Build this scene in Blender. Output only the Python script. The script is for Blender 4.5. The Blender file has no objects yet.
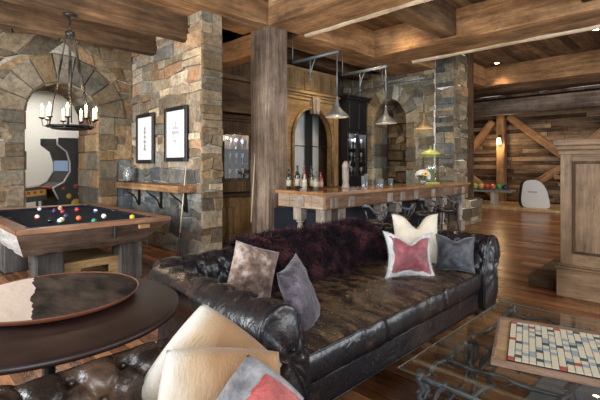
import bpy, bmesh, math, random
from mathutils import Vector, Matrix, noise
C = bpy.context.scene
col = C.collection
R = math.radians
PI = math.pi
random.seed(7)

# ------------------------------------------------------------------ camera, light, exposure
YAW = 44.65
cam_d = bpy.data.cameras.new('camera')
cam = bpy.data.objects.new('camera', cam_d); col.objects.link(cam)
cam.location = (0, 0, 1.5)
cam.rotation_euler = (R(90), 0, R(YAW - 90))
cam_d.sensor_width = 36; cam_d.lens = 24.9; cam_d.shift_y = -35/600
cam_d.clip_start = .05; cam_d.clip_end = 100
C.camera = cam

w = bpy.data.worlds.new('sky'); C.world = w; w.use_nodes = True
bg = w.node_tree.nodes['Background']
bg.inputs[0].default_value = (.88, .94, 1.0, 1); bg.inputs[1].default_value = .85
C.view_settings.view_transform = 'Standard'; C.view_settings.look = 'None'
C.view_settings.exposure = 0.1; C.view_settings.gamma = 1; C.view_settings.use_curve_mapping = False

def area(name, loc, target, sx, sy, power, color=(1, 1, 1), spread=180):
    l = bpy.data.lights.new(name, 'AREA'); l.shape = 'RECTANGLE'; l.size = sx; l.size_y = sy
    l.energy = power; l.color = color; l.spread = R(spread)
    o = bpy.data.objects.new(name, l); col.objects.link(o); o.location = loc
    o.rotation_euler = (Vector(target) - Vector(loc)).to_track_quat('-Z', 'Y').to_euler(); return o
def point(name, loc, power, color=(1, .75, .45), r=.05):
    l = bpy.data.lights.new(name, 'POINT'); l.energy = power; l.color = color; l.shadow_soft_size = r
    o = bpy.data.objects.new(name, l); col.objects.link(o); o.location = loc; return o
def spot(name, loc, target, power, color=(1, .8, .55), ang=100, blend=.8, r=.06):
    l = bpy.data.lights.new(name, 'SPOT'); l.energy = power; l.color = color; l.spot_size = R(ang); l.spot_blend = blend; l.shadow_soft_size = r
    o = bpy.data.objects.new(name, l); col.objects.link(o); o.location = loc
    o.rotation_euler = (Vector(target) - Vector(loc)).to_track_quat('-Z', 'Y').to_euler(); return o

WARM = (1, .78, .52); DAY = (.92, .96, 1)
# daylight from the big windows behind and beside the camera
area('window_daylight', (-1.5, -2.5, 2.4), (5, 5, 1.2), 4, 2.6, 230, DAY)
area('window_daylight', (6.5, -3.2, 2.5), (6.5, 4, 1.0), 6, 2.4, 330, DAY)
area('window_daylight', (-2.6, 4.2, 2.0), (4, 7.2, 1.6), 3, 2.4, 560, DAY)
# spots at the downlights, plus added warm fill spots that have no fixture
for p, t, e in (((1.9, 4.9, 3.9), (3.5, 6.9, 1.7), 130), ((1.2, 4.2, 3.9), (1.6, 8.2, 2.0), 35), ((6.6, 4.6, 4.45), (6.6, 4.6, 0), 120),
                ((7.9, 6.1, 3.9), (10, 6.2, 1.6), 60), ((7.2, 4.3, 4.3), (9.9, 5.8, 1.2), 50), ((11.41, 4.7, 4.45), (11.6, 4.4, 0), 150),
                ((13.01, 4.55, 4.45), (13.2, 4.2, 0), 110), ((11.35, 1.83, 4.45), (11.3, 1.8, 0), 150), ((15.3, 6.0, 3.7), (16.9, 5.6, 1.2), 90),
                ((15.3, 4.0, 3.7), (16.9, 3.6, 1.2), 90), ((7.4, 6.2, 3.7), (7.8, 7.4, 2.0), 70), ((4.1, 6.2, 2.9), (4.85, 6.6, 3.8), 22)):  # last entry is an added mid-air spot that brightens a beam
    spot('downlight_and_fill_spot', p, t, e, WARM)
# unseen fill spots added below, aimed up to brighten the timber ceiling
for p, e in (((3.2, 3.6, 2.6), 22), ((6.6, 3.2, 2.8), 42), ((6.6, 4.6, 2.9), 18), ((11, 3.2, 2.6), 45), ((2.2, 6.6, 2.9), 10), ((15.4, 5, 2.9), 14)):
    spot('ceiling_fill', p, (p[0], p[1]+.01, 9), e*1.25, (1, .80, .55), 165, .6, .1)
area('game_room_light', (2.6, 11.0, 3.3), (2.6, 11.2, 0), 1.6, 1.6, 70, (1, .97, .92))

# ------------------------------------------------------------------ helpers
def tag(o, label=None, cat=None, group=None, kind=None):
    if label: o['label'] = label
    if cat: o['category'] = cat
    if group: o['group'] = group
    if kind: o['kind'] = kind
    return o
def obj(name, bm, m, parent=None, smooth=False, loc=None, rot=None, recalc=True):
    me = bpy.data.meshes.new(name)
    if recalc: bmesh.ops.recalc_face_normals(bm, faces=bm.faces[:])
    if smooth:
        for f in bm.faces: f.smooth = True
    bm.to_mesh(me); bm.free()
    for mm in (m if isinstance(m, (list, tuple)) else [m]): me.materials.append(mm)
    if smooth == 'auto':
        for p in me.polygons: p.use_smooth = True
    o = bpy.data.objects.new(name, me); col.objects.link(o)
    if parent: o.parent = parent
    if loc is not None: o.location = loc
    if rot is not None: o.rotation_euler = rot
    return o
def thing(name, label, cat, loc=(0, 0, 0), rz=0, group=None):
    o = bpy.data.objects.new(name, None); col.objects.link(o); o.location = loc; o.rotation_euler = (0, 0, rz)
    return tag(o, label, cat, group)
def copy_tree(o, parent=None):
    c = o.copy(); col.objects.link(c)
    if parent: c.parent = parent
    for ch in [x for x in bpy.data.objects if x.parent == o]: copy_tree(ch, c)
    return c
def BM(): return bmesh.new()
def bx(bm, x0, x1, y0, y1, z0, z1, bev=0, mi=0, seg=1):
    r = bmesh.ops.create_cube(bm, size=1)
    vs = r['verts']
    for v in vs:
        v.co = Vector((x0 + (v.co.x + .5)*(x1 - x0), y0 + (v.co.y + .5)*(y1 - y0), z0 + (v.co.z + .5)*(z1 - z0)))
    fs = list({f for v in vs for f in v.link_faces})
    for f in fs: f.material_index = mi
    if bev:
        es = list({e for v in vs for e in v.link_edges})
        bmesh.ops.bevel(bm, geom=es, offset=bev, segments=seg, affect='EDGES', profile=.6, material=mi)
    return vs
def tube(bm, pts, r, n=8, closed=False, mi=0, caps=True):
    pts = [Vector(p) for p in pts]; N = len(pts)
    rs = r if isinstance(r, (list, tuple)) else [r]*N
    rings = []; up = None
    for i, p in enumerate(pts):
        if closed: d = pts[(i+1) % N] - pts[i-1]
        else: d = pts[min(i+1, N-1)] - pts[max(i-1, 0)]
        d.normalize()
        if up is None:
            up = Vector((0, 0, 1)) if abs(d.z) < .9 else Vector((1, 0, 0))
        a = d.cross(up)
        if a.length < 1e-4: a = d.orthogonal()
        a.normalize(); b = a.cross(d).normalized(); up = b
        rings.append([bm.verts.new(p + (a*math.cos(2*PI*k/n) + b*math.sin(2*PI*k/n))*rs[i]) for k in range(n)])
    for i in range(N if closed else N-1):
        A, B = rings[i], rings[(i+1) % N]
        for k in range(n):
            f = bm.faces.new((A[k], A[(k+1) % n], B[(k+1) % n], B[k])); f.material_index = mi; f.smooth = True
    if caps and not closed:
        bm.faces.new(rings[0]).material_index = mi; bm.faces.new(rings[-1][::-1]).material_index = mi
def lathe(bm, prof, n=20, c=(0, 0, 0), mi=0, sq=False):
    rings = []
    for r, z in prof:
        ring = []
        for k in range(n):
            a = 2*PI*k/n + (PI/4 if n == 4 else 0)
            ring.append(bm.verts.new((c[0] + r*math.cos(a), c[1] + r*math.sin(a), c[2] + z)))
        rings.append(ring)
    for A, B in zip(rings, rings[1:]):
        for k in range(n):
            f = bm.faces.new((A[k], A[(k+1) % n], B[(k+1) % n], B[k])); f.material_index = mi; f.smooth = n > 6
    if prof[0][0] > 1e-5: bm.faces.new(rings[0][::-1]).material_index = mi
    if prof[-1][0] > 1e-5: bm.faces.new(rings[-1]).material_index = mi
    bmesh.ops.remove_doubles(bm, verts=[v for r_ in rings for v in r_], dist=1e-5)
def sphere(bm, c, r, n=14, s=(1, 1, 1), mi=0):
    q = bmesh.ops.create_uvsphere(bm, u_segments=n, v_segments=max(6, n*2//3), radius=r)
    for v in q['verts']: v.co = Vector((v.co.x*s[0] + c[0], v.co.y*s[1] + c[1], v.co.z*s[2] + c[2]))
    for f in {f for v in q['verts'] for f in v.link_faces}: f.smooth = True; f.material_index = mi
def prism(bm, poly, axis, a, b, mi=0):
    """poly of 2-D points extruded from a to b along axis ('X','Y','Z')"""
    def P(u, v, t): return {'X': (t, u, v), 'Y': (u, t, v), 'Z': (u, v, t)}[axis]
    A = [bm.verts.new(P(u, v, a)) for u, v in poly]; B = [bm.verts.new(P(u, v, b)) for u, v in poly]
    n = len(poly)
    fs = [bm.faces.new(A[::-1]), bm.faces.new(B)] + [bm.faces.new((A[k], A[(k+1) % n], B[(k+1) % n], B[k])) for k in range(n)]
    for f in fs: f.material_index = mi
    return fs
def rotverts(vs, M):
    for v in vs: v.co = M @ v.co

# ------------------------------------------------------------------ materials
def nodes(name):
    m = bpy.data.materials.new(name); m.use_nodes = True
    nt = m.node_tree; b = nt.nodes['Principled BSDF']; return m, nt, b
def N(nt, t, **k):
    n = nt.nodes.new(t)
    for a, v in k.items(): setattr(n, a, v)
    return n
def plain(name, c, rough=.5, metal=0, emit=None, es=0, trans=0, spec=None, noise_amt=0, nscale=20, bump=0, coat=0, sheen=0):
    m, nt, b = nodes(name)
    b.inputs['Base Color'].default_value = (*c, 1); b.inputs['Roughness'].default_value = rough; b.inputs['Metallic'].default_value = metal
    b.inputs['Transmission Weight'].default_value = trans; b.inputs['Coat Weight'].default_value = coat
    b.inputs['Sheen Weight'].default_value = sheen
    if emit: b.inputs['Emission Color'].default_value = (*emit, 1); b.inputs['Emission Strength'].default_value = es
    if noise_amt or bump:
        tc = N(nt, 'ShaderNodeTexCoord'); nz = N(nt, 'ShaderNodeTexNoise'); nz.inputs['Scale'].default_value = nscale; nz.inputs['Detail'].default_value = 6
        nt.links.new(tc.outputs['Object'], nz.inputs['Vector'])
        if noise_amt:
            rp = N(nt, 'ShaderNodeValToRGB'); rp.color_ramp.elements[0].position = .3; rp.color_ramp.elements[1].position = .7
            rp.color_ramp.elements[0].color = tuple(x*(1-noise_amt) for x in c) + (1,); rp.color_ramp.elements[1].color = tuple(min(1, x*(1+noise_amt)) for x in c) + (1,)
            nt.links.new(nz.outputs[0], rp.inputs[0]); nt.links.new(rp.outputs[0], b.inputs['Base Color'])
        if bump:
            bp = N(nt, 'ShaderNodeBump'); bp.inputs['Strength'].default_value = bump; bp.inputs['Distance'].default_value = .02
            nt.links.new(nz.outputs[0], bp.inputs['Height']); nt.links.new(bp.outputs[0], b.inputs['Normal'])
    return m
def wood(name, dark, mid, light, axis=0, rough=.6, grain=9, knots=.5, planks=None, bump=.35, streak=1.0, coat=0, rand=.25, fine=.5):
    """rough-sawn or polished timber; grain runs along axis; planks=(axis, width, length, gapdark)"""
    m, nt, b = nodes(name); L = nt.links.new
    tc = N(nt, 'ShaderNodeTexCoord'); oi = N(nt, 'ShaderNodeObjectInfo')
    off = N(nt, 'ShaderNodeVectorMath', operation='SCALE'); cx = N(nt, 'ShaderNodeCombineXYZ')
    for i in range(3): L(oi.outputs['Random'], cx.inputs[i])
    L(cx.outputs[0], off.inputs[0]); off.inputs['Scale'].default_value = 37
    add = N(nt, 'ShaderNodeVectorMath', operation='ADD'); L(tc.outputs['Object'], add.inputs[0]); L(off.outputs[0], add.inputs[1])
    src = add.outputs[0]; gap = None; tint = None
    if planks:
        pa, pw, pl = planks
        sp = N(nt, 'ShaderNodeSeparateXYZ'); L(tc.outputs['Object'], sp.inputs[0])
        dv = N(nt, 'ShaderNodeMath', operation='DIVIDE'); L(sp.outputs[pa], dv.inputs[0]); dv.inputs[1].default_value = pw
        fl = N(nt, 'ShaderNodeMath', operation='FLOOR'); L(dv.outputs[0], fl.inputs[0])
        fr = N(nt, 'ShaderNodeMath', operation='FRACT'); L(dv.outputs[0], fr.inputs[0])
        wn = N(nt, 'ShaderNodeTexWhiteNoise', noise_dimensions='1D'); L(fl.outputs[0], wn.inputs['W'])
        # lengthwise
        d2 = N(nt, 'ShaderNodeMath', operation='MULTIPLY_ADD'); L(sp.outputs[axis], d2.inputs[0]); d2.inputs[1].default_value = 1/pl
        m3 = N(nt, 'ShaderNodeMath', operation='MULTIPLY'); L(wn.outputs[0], m3.inputs[0]); m3.inputs[1].default_value = 7.3; L(m3.outputs[0], d2.inputs[2])
        f2 = N(nt, 'ShaderNodeMath', operation='FLOOR'); L(d2.outputs[0], f2.inputs[0]); fr2 = N(nt, 'ShaderNodeMath', operation='FRACT'); L(d2.outputs[0], fr2.inputs[0])
        cb = N(nt, 'ShaderNodeCombineXYZ'); L(fl.outputs[0], cb.inputs[0]); L(f2.outputs[0], cb.inputs[1])
        w2 = N(nt, 'ShaderNodeTexWhiteNoise', noise_dimensions='2D'); L(cb.outputs[0], w2.inputs['Vector']); tint = w2.outputs[0]
        sc2 = N(nt, 'ShaderNodeVectorMath', operation='SCALE'); L(w2.outputs['Color'], sc2.inputs[0]); sc2.inputs['Scale'].default_value = 20
        a2 = N(nt, 'ShaderNodeVectorMath', operation='ADD'); L(src, a2.inputs[0]); L(sc2.outputs[0], a2.inputs[1]); src = a2.outputs[0]
        g1 = N(nt, 'ShaderNodeMath', operation='GREATER_THAN'); L(fr.outputs[0], g1.inputs[0]); g1.inputs[1].default_value = .035
        g2 = N(nt, 'ShaderNodeMath', operation='GREATER_THAN'); L(fr2.outputs[0], g2.inputs[0]); g2.inputs[1].default_value = .004
        gm = N(nt, 'ShaderNodeMath', operation='MULTIPLY'); L(g1.outputs[0], gm.inputs[0]); L(g2.outputs[0], gm.inputs[1]); gap = gm.outputs[0]
    mp = N(nt, 'ShaderNodeMapping'); s = [grain]*3; s[axis] = grain*.07; mp.inputs['Scale'].default_value = s; L(src, mp.inputs['Vector'])
    n1 = N(nt, 'ShaderNodeTexNoise'); n1.inputs['Scale'].default_value = 1.6; n1.inputs['Detail'].default_value = 9; n1.inputs['Roughness'].default_value = .68; n1.inputs['Distortion'].default_value = .35*streak
    L(mp.outputs[0], n1.inputs['Vector'])
    n2 = N(nt, 'ShaderNodeTexNoise'); n2.inputs['Scale'].default_value = 1.3; n2.inputs['Detail'].default_value = 3
    mp2 = N(nt, 'ShaderNodeMapping'); s2 = [1.6]*3; s2[axis] = .5; mp2.inputs['Scale'].default_value = s2; L(src, mp2.inputs['Vector']); L(mp2.outputs[0], n2.inputs['Vector'])
    ma = N(nt, 'ShaderNodeMath', operation='MULTIPLY_ADD'); L(n2.outputs[0], ma.inputs[0]); ma.inputs[1].default_value = .55
    mb = N(nt, 'ShaderNodeMath', operation='MULTIPLY'); L(n1.outputs[0], mb.inputs[0]); mb.inputs[1].default_value = .62; L(mb.outputs[0], ma.inputs[2])
    v = ma.outputs[0]
    if tint is not None:
        mt = N(nt, 'ShaderNodeMath', operation='MULTIPLY_ADD'); L(tint, mt.inputs[0]); mt.inputs[1].default_value = rand; 
        ms = N(nt, 'ShaderNodeMath', operation='SUBTRACT'); L(v, ms.inputs[0]); ms.inputs[1].default_value = rand*.5; L(ms.outputs[0], mt.inputs[2]); v = mt.outputs[0]
    rp = N(nt, 'ShaderNodeValToRGB'); e = rp.color_ramp.elements
    e[0].position = .40; e[0].color = (*dark, 1); e[1].position = .76; e[1].color = (*light, 1); k = e.new(.58); k.color = (*mid, 1)
    L(v, rp.inputs[0]); out = rp.outputs[0]
    mpf = N(nt, 'ShaderNodeMapping'); sf = [grain*5]*3; sf[axis] = grain*.5; mpf.inputs['Scale'].default_value = sf; L(src, mpf.inputs['Vector'])
    nf = N(nt, 'ShaderNodeTexNoise'); nf.inputs['Scale'].default_value = 1.2; nf.inputs['Detail'].default_value = 6; nf.inputs['Roughness'].default_value = .75; L(mpf.outputs[0], nf.inputs['Vector'])
    nl = N(nt, 'ShaderNodeTexNoise'); nl.inputs['Scale'].default_value = 2.6; nl.inputs['Detail'].default_value = 6; nl.inputs['Roughness'].default_value = .7; L(src, nl.inputs['Vector'])
    fa = N(nt, 'ShaderNodeMath', operation='ADD'); L(nf.outputs[0], fa.inputs[0]); L(nl.outputs[0], fa.inputs[1])
    fr_ = N(nt, 'ShaderNodeMapRange'); fr_.inputs[1].default_value = .72; fr_.inputs[2].default_value = 1.28; fr_.inputs[3].default_value = 1 - fine; fr_.inputs[4].default_value = 1 + fine*.75; L(fa.outputs[0], fr_.inputs[0])
    mf = N(nt, 'ShaderNodeMix', data_type='RGBA', blend_type='MULTIPLY'); mf.inputs[0].default_value = 1; L(out, mf.inputs[6]); L(fr_.outputs[0], mf.inputs[7]); out = mf.outputs[2]
    if knots:
        vo = N(nt, 'ShaderNodeTexVoronoi'); mp3 = N(nt, 'ShaderNodeMapping'); s3 = [3.2]*3; s3[axis] = 1.5; mp3.inputs['Scale'].default_value = s3
        L(src, mp3.inputs['Vector']); L(mp3.outputs[0], vo.inputs['Vector'])
        kr = N(nt, 'ShaderNodeValToRGB'); kr.color_ramp.elements[0].position = .05; kr.color_ramp.elements[0].color = (1-knots,)*3 + (1,); kr.color_ramp.elements[1].position = .16; kr.color_ramp.elements[1].color = (1, 1, 1, 1)
        L(vo.outputs['Distance'], kr.inputs[0])
        mx = N(nt, 'ShaderNodeMix', data_type='RGBA', blend_type='MULTIPLY'); mx.inputs[0].default_value = 1; L(out, mx.inputs[6]); L(kr.outputs[0], mx.inputs[7]); out = mx.outputs[2]
    if gap is not None:
        mx = N(nt, 'ShaderNodeMix', data_type='RGBA'); L(gap, mx.inputs[0]); mx.inputs[6].default_value = (.02, .014, .01, 1); L(out, mx.inputs[7]); out = mx.outputs[2]
    L(out, b.inputs['Base Color']); b.inputs['Roughness'].default_value = rough; b.inputs['Coat Weight'].default_value = coat; b.inputs['Coat Roughness'].default_value = .15; b.inputs['Specular IOR Level'].default_value = .25 if rough > .45 else .5
    bp = N(nt, 'ShaderNodeBump'); bp.inputs['Strength'].default_value = bump; bp.inputs['Distance'].default_value = .012
    L(n1.outputs[0], bp.inputs['Height']); L(bp.outputs[0], b.inputs['Normal'])
    return m
def stone_mat(name, gain=1.0):
    m, nt, b = nodes(name); L = nt.links.new
    at = N(nt, 'ShaderNodeVertexColor', layer_name='Col'); tc = N(nt, 'ShaderNodeTexCoord')
    n1 = N(nt, 'ShaderNodeTexNoise'); n1.inputs['Scale'].default_value = 5; n1.inputs['Detail'].default_value = 10; n1.inputs['Roughness'].default_value = .7
    n2 = N(nt, 'ShaderNodeTexNoise'); n2.inputs['Scale'].default_value = 2.3; n2.inputs['Detail'].default_value = 5
    L(tc.outputs['Object'], n1.inputs['Vector']); L(tc.outputs['Object'], n2.inputs['Vector'])
    r1 = N(nt, 'ShaderNodeValToRGB'); r1.color_ramp.elements[0].position = .3; r1.color_ramp.elements[0].color = (.62*gain, .60*gain, .58*gain, 1); r1.color_ramp.elements[1].position = .72; r1.color_ramp.elements[1].color = (1.42*gain, 1.40*gain, 1.36*gain, 1)
    L(n1.outputs[0], r1.inputs[0])
    n3 = N(nt, 'ShaderNodeTexNoise'); n3.inputs['Scale'].default_value = 17; n3.inputs['Detail'].default_value = 8; n3.inputs['Roughness'].default_value = .75; L(tc.outputs['Object'], n3.inputs['Vector'])
    r3 = N(nt, 'ShaderNodeMapRange'); r3.inputs[1].default_value = .35; r3.inputs[2].default_value = .65; r3.inputs[3].default_value = .62; r3.inputs[4].default_value = 1.3; L(n3.outputs[0], r3.inputs[0])
    mq = N(nt, 'ShaderNodeMix', data_type='RGBA', blend_type='MULTIPLY'); mq.inputs[0].default_value = 1; L(at.outputs[0], mq.inputs[6]); L(r3.outputs[0], mq.inputs[7])
    mx = N(nt, 'ShaderNodeMix', data_type='RGBA', blend_type='MULTIPLY'); mx.inputs[0].default_value = 1; L(mq.outputs[2], mx.inputs[6]); L(r1.outputs[0], mx.inputs[7])
    r2 = N(nt, 'ShaderNodeValToRGB'); r2.color_ramp.elements[0].position = .38; r2.color_ramp.elements[0].color = (1.25, 1.0, .76, 1); r2.color_ramp.elements[1].position = .62; r2.color_ramp.elements[1].color = (.95, 1.05, 1.12, 1)
    L(n2.outputs[0], r2.inputs[0])
    m2 = N(nt, 'ShaderNodeMix', data_type='RGBA', blend_type='MULTIPLY'); m2.inputs[0].default_value = .32; L(mx.outputs[2], m2.inputs[6]); L(r2.outputs[0], m2.inputs[7])
    L(m2.outputs[2], b.inputs['Base Color']); b.inputs['Roughness'].default_value = .92; b.inputs['Specular IOR Level'].default_value = .2
    bp = N(nt, 'ShaderNodeBump'); bp.inputs['Strength'].default_value = .9; bp.inputs['Distance'].default_value = .035
    hs = N(nt, 'ShaderNodeMath', operation='MULTIPLY_ADD'); L(n3.outputs[0], hs.inputs[0]); hs.inputs[1].default_value = .5; L(n1.outputs[0], hs.inputs[2])
    L(hs.outputs[0], bp.inputs['Height']); L(bp.outputs[0], b.inputs['Normal'])
    return m
def leather_mat(name, dark, worn, wear=.5, rough=.3, crease=0):
    m, nt, b = nodes(name); L = nt.links.new
    tc = N(nt, 'ShaderNodeTexCoord')
    n1 = N(nt, 'ShaderNodeTexNoise'); n1.inputs['Scale'].default_value = 3.2; n1.inputs['Detail'].default_value = 8; n1.inputs['Roughness'].default_value = .7; n1.inputs['Distortion'].default_value = .6
    cm = N(nt, 'ShaderNodeMapping'); cm.inputs['Scale'].default_value = (1 + 2.6*crease, 1 + .2*crease, 1 + crease); cm.inputs['Rotation'].default_value = (0, 0, .25*crease); L(tc.outputs['Object'], cm.inputs[0])
    L(cm.outputs[0], n1.inputs['Vector'])
    rp = N(nt, 'ShaderNodeValToRGB'); rp.color_ramp.elements[0].position = .62 - .22*wear; rp.color_ramp.elements[0].color = (*dark, 1); rp.color_ramp.elements[1].position = .86 - .25*wear; rp.color_ramp.elements[1].color = (*worn, 1)
    L(n1.outputs[0], rp.inputs[0]); L(rp.outputs[0], b.inputs['Base Color'])
    n2 = N(nt, 'ShaderNodeTexNoise'); n2.inputs['Scale'].default_value = 16; n2.inputs['Detail'].default_value = 6; n2.inputs['Distortion'].default_value = 1.5
    L(tc.outputs['Object'], n2.inputs['Vector'])
    rr = N(nt, 'ShaderNodeMapRange'); rr.inputs[3].default_value = rough - .08; rr.inputs[4].default_value = rough + .22; L(n2.outputs[0], rr.inputs[0]); L(rr.outputs[0], b.inputs['Roughness'])
    bp = N(nt, 'ShaderNodeBump'); bp.inputs['Strength'].default_value = .5; bp.inputs['Distance'].default_value = .009 + .007*crease
    n3 = N(nt, 'ShaderNodeTexNoise'); n3.inputs['Scale'].default_value = 6; n3.inputs['Detail'].default_value = 4; n3.inputs['Distortion'].default_value = 2.0
    L(cm.outputs[0], n3.inputs['Vector'])
    ad = N(nt, 'ShaderNodeMath', operation='ADD'); L(n2.outputs[0], ad.inputs[0]); ml = N(nt, 'ShaderNodeMath', operation='MULTIPLY'); ml.inputs[1].default_value = 1.6; L(n3.outputs[0], ml.inputs[0]); L(ml.outputs[0], ad.inputs[1])
    L(ad.outputs[0], bp.inputs['Height']); L(bp.outputs[0], b.inputs['Normal'])
    return m
def fur_mat(name, a, bcol, c=None, scale=4, rough=.75):
    m, nt, b = nodes(name); L = nt.links.new
    tc = N(nt, 'ShaderNodeTexCoord'); n1 = N(nt, 'ShaderNodeTexNoise'); n1.inputs['Scale'].default_value = scale; n1.inputs['Detail'].default_value = 5; n1.inputs['Roughness'].default_value = .6
    L(tc.outputs['Object'], n1.inputs['Vector'])
    rp = N(nt, 'ShaderNodeValToRGB'); rp.color_ramp.elements[0].position = .38; rp.color_ramp.elements[0].color = (*a, 1); rp.color_ramp.elements[1].position = .64; rp.color_ramp.elements[1].color = (*bcol, 1)
    if c: k = rp.color_ramp.elements.new(.52); k.color = (*c, 1)
    L(n1.outputs[0], rp.inputs[0]); L(rp.outputs[0], b.inputs['Base Color']); b.inputs['Roughness'].default_value = rough; b.inputs['Sheen Weight'].default_value = .3
    n2 = N(nt, 'ShaderNodeTexNoise'); n2.inputs['Scale'].default_value = 90; n2.inputs['Detail'].default_value = 3; L(tc.outputs['Object'], n2.inputs['Vector'])
    bp = N(nt, 'ShaderNodeBump'); bp.inputs['Strength'].default_value = .6; bp.inputs['Distance'].default_value = .01; L(n2.outputs[0], bp.inputs['Height']); L(bp.outputs[0], b.inputs['Normal'])
    return m
def glass_mat(name, c=(1, 1, 1), rough=.02, thin=True, alpha=.15):
    m, nt, b = nodes(name)
    nt.nodes.remove(b); out = nt.nodes['Material Output']; L = nt.links.new
    tr = N(nt, 'ShaderNodeBsdfTransparent'); tr.inputs[0].default_value = (*c, 1); gl = N(nt, 'ShaderNodeBsdfGlossy'); gl.inputs['Roughness'].default_value = rough
    fr = N(nt, 'ShaderNodeFresnel'); ge = N(nt, 'ShaderNodeNewGeometry'); io = N(nt, 'ShaderNodeMath', operation='MULTIPLY_ADD'); L(ge.outputs['Backfacing'], io.inputs[0]); io.inputs[1].default_value = -.8333; io.inputs[2].default_value = 1.5; L(io.outputs[0], fr.inputs[0]); ad = N(nt, 'ShaderNodeMath', operation='ADD'); ad.inputs[1].default_value = alpha*.3; L(fr.outputs[0], ad.inputs[0]); ad.use_clamp = True
    mx = N(nt, 'ShaderNodeMixShader'); L(ad.outputs[0], mx.inputs[0]); L(tr.outputs[0], mx.inputs[1]); L(gl.outputs[0], mx.inputs[2]); L(mx.outputs[0], out.inputs[0])
    return m

M = {}
BD, BMd, BL = (.035, .021, .012), (.115, .066, .034), (.24, .145, .075)
for ax in 'xyz':
    M['beam_' + ax] = wood('weathered beam timber ' + ax, (.07, .035, .015), (.25, .135, .062), (.46, .275, .14), 'xyz'.index(ax), .8, 8, .6, streak=.5)
    M['dark_' + ax] = wood('dark timber ' + ax, (.018, .010, .005), (.075, .042, .021), (.16, .095, .05), 'xyz'.index(ax), .8, 8, .5, streak=.5)
    M['grey_' + ax] = wood('grey weathered timber ' + ax, (.05, .034, .024), (.16, .112, .08), (.33, .25, .19), 'xyz'.index(ax), .8, 10, .6, streak=.5)
    M['warm_' + ax] = wood('warm timber ' + ax, (.10, .05, .024), (.29, .155, .075), (.46, .27, .14), 'xyz'.index(ax), .65, 8, .5)
    M['mill_' + ax] = wood('oak millwork ' + ax, (.13, .075, .03), (.26, .16, .07), (.38, .25, .12), 'xyz'.index(ax), .5, 10, .25, bump=.15)
M['lit_edge_y'] = wood('pale lit edge', (.42, .32, .2), (.56, .44, .30), (.68, .56, .42), 1, .6, 8, 0)  # pale colour stands in for light catching the lower beam edges
M['floor'] = wood('oak plank floor', (.045, .016, .007), (.185, .07, .028), (.36, .165, .072), 1, .27, 7, .35, planks=(0, .13, 2.1), bump=.12, rand=.24, fine=.35)
M['lane'] = wood('maple lane', (.40, .24, .11), (.56, .36, .18), (.68, .47, .26), 0, .3, 9, 0, planks=(1, .1, 4), bump=.05, rand=.15)
M['ceil'] = wood('ceiling boards', (.035, .02, .012), (.11, .064, .036), (.2, .12, .07), 0, .8, 7, .5, planks=(1, .2, 3.1))
M['log'] = wood('old log boards', (.035, .021, .012), (.16, .10, .058), (.34, .235, .15), 1, .8, 8, .5, planks=(2, .15, 4.3), rand=.3, bump=.5, streak=.6)
M['stone'] = stone_mat('dry stacked stone')
M['mortar'] = plain('stone mortar', (.30, .26, .21), .95, noise_amt=.4)
M['plaster'] = plain('white plaster', (.62, .60, .55), .9, noise_amt=.05)
M['iron'] = plain('black iron', (.03, .028, .027), .45, .7)
M['steel'] = plain('brushed steel', (.14, .16, .175), .5, .6)
M['black'] = plain('black paint', (.012, .012, .014), .4)
M['navy'] = plain('dark cabinet panel', (.009, .012, .018), .35, noise_amt=.3)
M['leather'] = leather_mat('dark aged leather', (.011, .010, .012), (.085, .045, .028), .35, .24)
M['seat_leather'] = leather_mat('worn brown leather', (.018, .012, .010), (.17, .105, .058), .82, .22, 1)
M['arm_leather'] = leather_mat('armchair leather', (.02, .014, .012), (.14, .085, .055), .9, .22)
M['glass'] = glass_mat('clear glass'); M['glass_green'] = glass_mat('tinted table glass', (.93, .97, .95), alpha=.1)

# ------------------------------------------------------------------ the setting
def struct(name, bm, m, **k): return tag(obj(name, bm, m, **k), kind='structure')
def beam(n, x0, x1, y0, y1, z0, z1, mat, bev=.012):
    """hewn timber with slightly wandering arrises, local origin at its centre"""
    bm = BM(); d = (x1-x0, y1-y0, z1-z0)
    bx(bm, -d[0]/2, d[0]/2, -d[1]/2, d[1]/2, -d[2]/2, d[2]/2)
    ax = d.index(max(d)); cuts = max(2, int(d[ax]/.35))
    es = [e for e in bm.edges if abs((e.verts[0].co - e.verts[1].co)[ax]) > .5*d[ax]]
    bmesh.ops.subdivide_edges(bm, edges=es, cuts=cuts)
    rnd = random.Random(hash((round(x0, 2), round(y0, 2))) & 0xffff)
    for v in bm.verts:
        for i in range(3):
            if i != ax: v.co[i] += rnd.uniform(-.008, .008)
    es = [e for e in bm.edges if abs((e.verts[0].co - e.verts[1].co)[ax]) > .05]
    bmesh.ops.bevel(bm, geom=es, offset=bev, segments=1, affect='EDGES')
    return struct(n, bm, M[mat], loc=((x0+x1)/2, (y0+y1)/2, (z0+z1)/2))

bm = BM(); bx(bm, -3, 18, -4, 13, -.1, 0); struct('floor', bm, M['floor'])
bm = BM(); bx(bm, -3, 18, -4, 9, 4.56, 4.64); struct('ceiling', bm, M['ceil'])
bm = BM(); bx(bm, -3, 4.2, 6.25, 9, 4.0, 4.06); struct('ceiling', bm, M['ceil'])

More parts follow.
